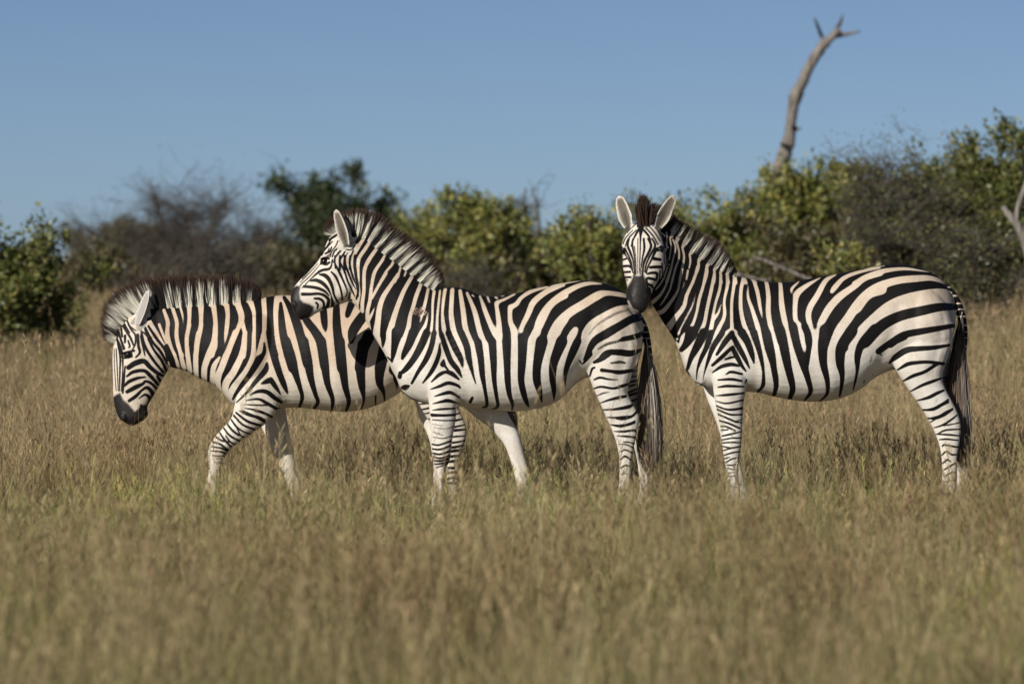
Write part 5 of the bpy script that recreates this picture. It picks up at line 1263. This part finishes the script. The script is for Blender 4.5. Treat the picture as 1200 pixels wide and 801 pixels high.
    K(T, 'AB', '20,100,50 60,240,36 95,400,26 95,560,26 58,625,20; 108,30,74 140,200,66 190,380,52 220,520,42 212,650,34; 250,30,80 290,220,80 330,400,62 370,560,50 358,690,38; 368,10,78 410,200,72 460,350,72 510,500,52 540,620,40 495,705,20; 478,10,66 520,130,54 510,260,48 490,380,52; 670,40,104 645,200,92 652,360,70 692,520,46 696,640,30 636,718,14; 915,55,108 820,200,100 806,340,82 830,480,46 820,665,20; 1130,35,92 1010,170,76 970,290,62 970,420,36 944,605,12; 1105,280,16 1090,350,22; 1070,400,20 1078,415,10; 1075,455,14 1080,460,10; 1128,465,16 1132,470,10; 1045,520,14 1042,545,8; 572,0,40 572,55,14')
    K(T, 'AC', '85,810,84 230,650,100 400,560,92 600,510,86 780,475,76 965,475,54; 320,815,76 440,735,66 600,700,60 780,670,50 932,645,38; 940,310,16 930,370,16; 985,380,26 1000,395,20; 990,465,30 1020,470,20')
    K(T, 'AD', '128,165,58 230,95,62 370,30,60; 110,158,16 162,205,10; 240,275,20 290,220,52 390,155,56 500,140,46 650,130,40 795,108,22; 315,338,15 400,285,36 500,268,32 600,265,30 742,282,30; 370,442,15 450,395,32 560,355,30 650,300,32 690,282,24; 438,538,12 530,485,26 620,450,30 718,418,18; 495,626,10 600,595,30 680,555,30 748,528,18; 545,716,10 640,705,30 720,665,30 785,618,20; 590,797,10 700,775,30 770,735,30 825,708,20')
    T.soften(892, 340, 1020, 440, 14); T.soften(1005, 325, 1108, 392, 8); T.soften(795, 320, 885, 405, 3)
    F2 = T.copy()
    K(T, 'AE', '185,60,8 260,55,18 330,25,20 390,0,15; 220,125,8 290,125,20 370,90,24 422,52,16; 245,162,8 300,125,12; 280,200,8 340,180,15 400,145,16 458,102,12; 355,182,10 430,170,10 485,158,10; 305,250,8 370,218,14 492,210,10; 300,250,8 390,253,15 482,262,10; 325,292,10 380,288,14 468,297,10; 345,347,8 360,332,14 430,345,15 472,350,10; 345,412,10 375,385,14 420,408,15 468,408,8; 350,477,10 385,448,15 412,467,8; 360,527,10 400,500,15 462,468,8; 365,577,10 400,555,13 458,545,8; 360,622,8 400,610,8 452,605,8')
    K(T, 'AF', '250,25,8 340,55,13 468,42,10; 262,55,10 360,95,15 462,95,10; 270,95,13 340,125,15 410,155,13; 408,147,8 458,135,8; 410,155,10 458,160,10; 280,145,13 350,165,15 435,202,14; 285,190,10 330,190,13 400,222,13; 290,220,10 345,214,10; 295,265,10 360,250,15 448,230,10; 300,295,10 370,280,13 447,278,10; 300,318,10 370,312,13 442,315,10; 305,345,10 370,355,13 442,345,10; 305,378,10 370,358,10; 315,415,10 370,395,13 437,385,10; 320,440,10 350,430,9 360,428,8; 330,470,10 380,440,11 432,435,10; 335,490,8 380,490,11 424,480,8; 340,512,8 390,526,9; 345,550,8 410,545,6; 355,578,8 415,575,6; 410,590,6 405,640,5; 360,650,6 415,665,7')
    bars(F2, fh, 62, 30, 6.5, 1.9, rng)
    K(F2, 'AE', '490,485,12 520,490,14; 490,535,14 525,530,10; 490,590,10 530,580,10; 480,610,6 520,605,8')
    K(F2, 'AF', '205,20,8 235,30,6; 225,60,8 250,55,6; 240,95,8 262,90,6; 440,490,6 462,490,6; 450,600,4 490,600,4; 450,690,5 495,692,5')
    # the face, seen from the front
    Hd = Coat(715, 220, 800, 375)
    K(Hd, 'V', '300,0,13 296,150,12 286,360,8; 240,80,9 250,200,10 256,360,8; 275,0,9 272,150,9 270,360,7; 225,0,14 217,60,20 235,170,14 245,280,11 249,370,10; 335,0,20 340,100,22 320,200,15 305,300,11 300,370,10; 185,0,14 170,70,22 200,150,24 225,230,15 236,330,13 232,385,12; 380,0,18 410,70,26 380,150,26 340,230,24 325,310,18 320,375,16; 140,100,20 180,180,17 206,250,15 222,350,11; 422,0,16 452,70,22 400,170,20 360,260,16 344,345,14; 458,110,38 420,200,20 375,290,16 358,355,14; 120,110,36 150,170,14 190,240,13 210,320,11')
    K(Hd, 'V', '120,218,18 160,203,18; 115,285,22 180,280,24 198,300,12; 125,345,20 192,340,22; 145,397,20 198,395,20; 160,425,12; 440,205,36 505,215,28; 400,295,28 450,290,32 505,290,32; 375,360,20 420,350,28 470,360,28 462,430,16; 378,405,28 430,415,28 458,425,20; 370,465,28 410,480,28 432,505,20; 502,330,13 500,400,14 470,475,14 430,535,14; 522,250,12 530,380,13 500,480,13 440,565,13; 562,120,13 572,220,13 560,320,13 540,400,14; 545,150,9 552,260,10; 380,520,50 398,585,40; 360,410,20 375,520,24; 590,100,14 592,240,14 575,350,14; 100,110,30 118,130,34; 480,110,44 500,100,40')
    K(Hd, 'U', '450,470,60 440,560,26 440,620,16; 420,490,28 360,600,18 330,690,14; 390,500,12 300,600,15 262,690,12; 350,500,10 270,590,12 240,655,12; 480,500,26 540,580,22 562,690,20; 500,470,15 580,560,16 642,665,13; 520,430,13 600,520,13 668,625,13; 402,420,10 330,480,11 288,532,10; 432,400,10 350,440,11; 560,420,13 620,470,13 682,560,15; 625,440,30 620,470,24; 700,560,24 730,700,30; 380,400,8 330,440,8')
    PolyK(Hd, 'U', '400,470 480,470 500,380 440,330 400,360')
    K(Hd, 'V', '186,560,16 205,600,22 200,625,12; 345,600,12 335,620,18 352,590,10; 225,745,7 300,760,9 350,740,7')
    M = Coat(715, 300, 800, 380)
    PolyK(M, 'V', '225,372 280,380 330,366 362,430 372,520 402,575 420,640 400,720 350,790 240,790 150,720 150,640 130,580 158,505 198,440')
    M.stroke([(715 + a / 8.9, 280 + b / 8.9, w / 8.9) for a, b, w in [(172, 645, 10), (190, 690, 20), (215, 728, 16), (270, 748, 8)]], False)
    cream = (.655, .55, .44); white = (.80, .775, .72)
    def extra(B, px, py, st, lt, mz):
        t = B.is_comp('tail'); st[t] = np.where(np.sin(py[t] * .74 + .8 * np.sin(py[t] * .21)) > -.82, 3, -2)
        return st, lt, mz
    finish_coat(B, [(('body', 'nf', 'nh', 'tail'), T), (('ff', 'fh'), F2), (('head',), Hd)], cream, white, 318, 445, 462, M, extra)
    o = zebra_object(B, 'zebra at the rear with its head turned full face and both ears up')
    mane(o, B, T, [(763, 260), (770, 262), (777, 268), (785, 276), (792, 283), (799, 290), (808, 297), (818, 305), (828, 312), (836, 316.5), (844, 320), (852, 322), (860, 323)],
         [(764, 238), (774, 242), (787, 251), (796, 259), (804, 264), (812, 268), (824, 274), (837, 280), (845, 287), (851, 294), (855, 301), (858, 308), (863, 317)],
         4800, rng, yspread=.02, ywalk=[-.17, -.14, -.11, -.08, -.05, -.02, 0], hold=.7)
    # upright forelock between the ears
    n = 900
    bx = rng.uniform(0, 1, (n, 1))
    r = np.array([749, 268]) + bx * np.array([14, -6]) + rng.normal(0, .8, (n, 2))
    tp = np.array([744, 244]) * (1 - bx) + np.array([768, 246]) * bx + np.stack((rng.normal(0, 1.5, n), -14 * np.exp(-((bx[:, 0] - .38) / .2) ** 2) + rng.normal(0, 2.2, n)), 1)
    yy = -.235 + rng.normal(0, .02, n)
    R = np.array([at(a, b, B.Y) for a, b in r]); R[:, 1] += yy
    Tp = np.array([at(a, b, B.Y) for a, b in tp]); Tp[:, 1] += yy - .02
    c = TIP * rng.uniform(.5, 1.2, (n, 1))
    strands('forelock', R, Tp, c * .8, c, c, o, rng)
    eyes(o, B, [Vector(at(729.6, 293, B.Y)) + Vector((0, -.31, 0)), Vector(at(772.2, 292.3, B.Y)) + Vector((0, -.325, 0))], r=.025)
    tail_hair(o, B, [(1127, 365), (1129, 395), (1127, 425)], [(1111, 455), (1131, 455)], [(1114, 500), (1132, 510)], [(1127, 552), (1134, 545)], 3000, rng)
trailing_zebra()
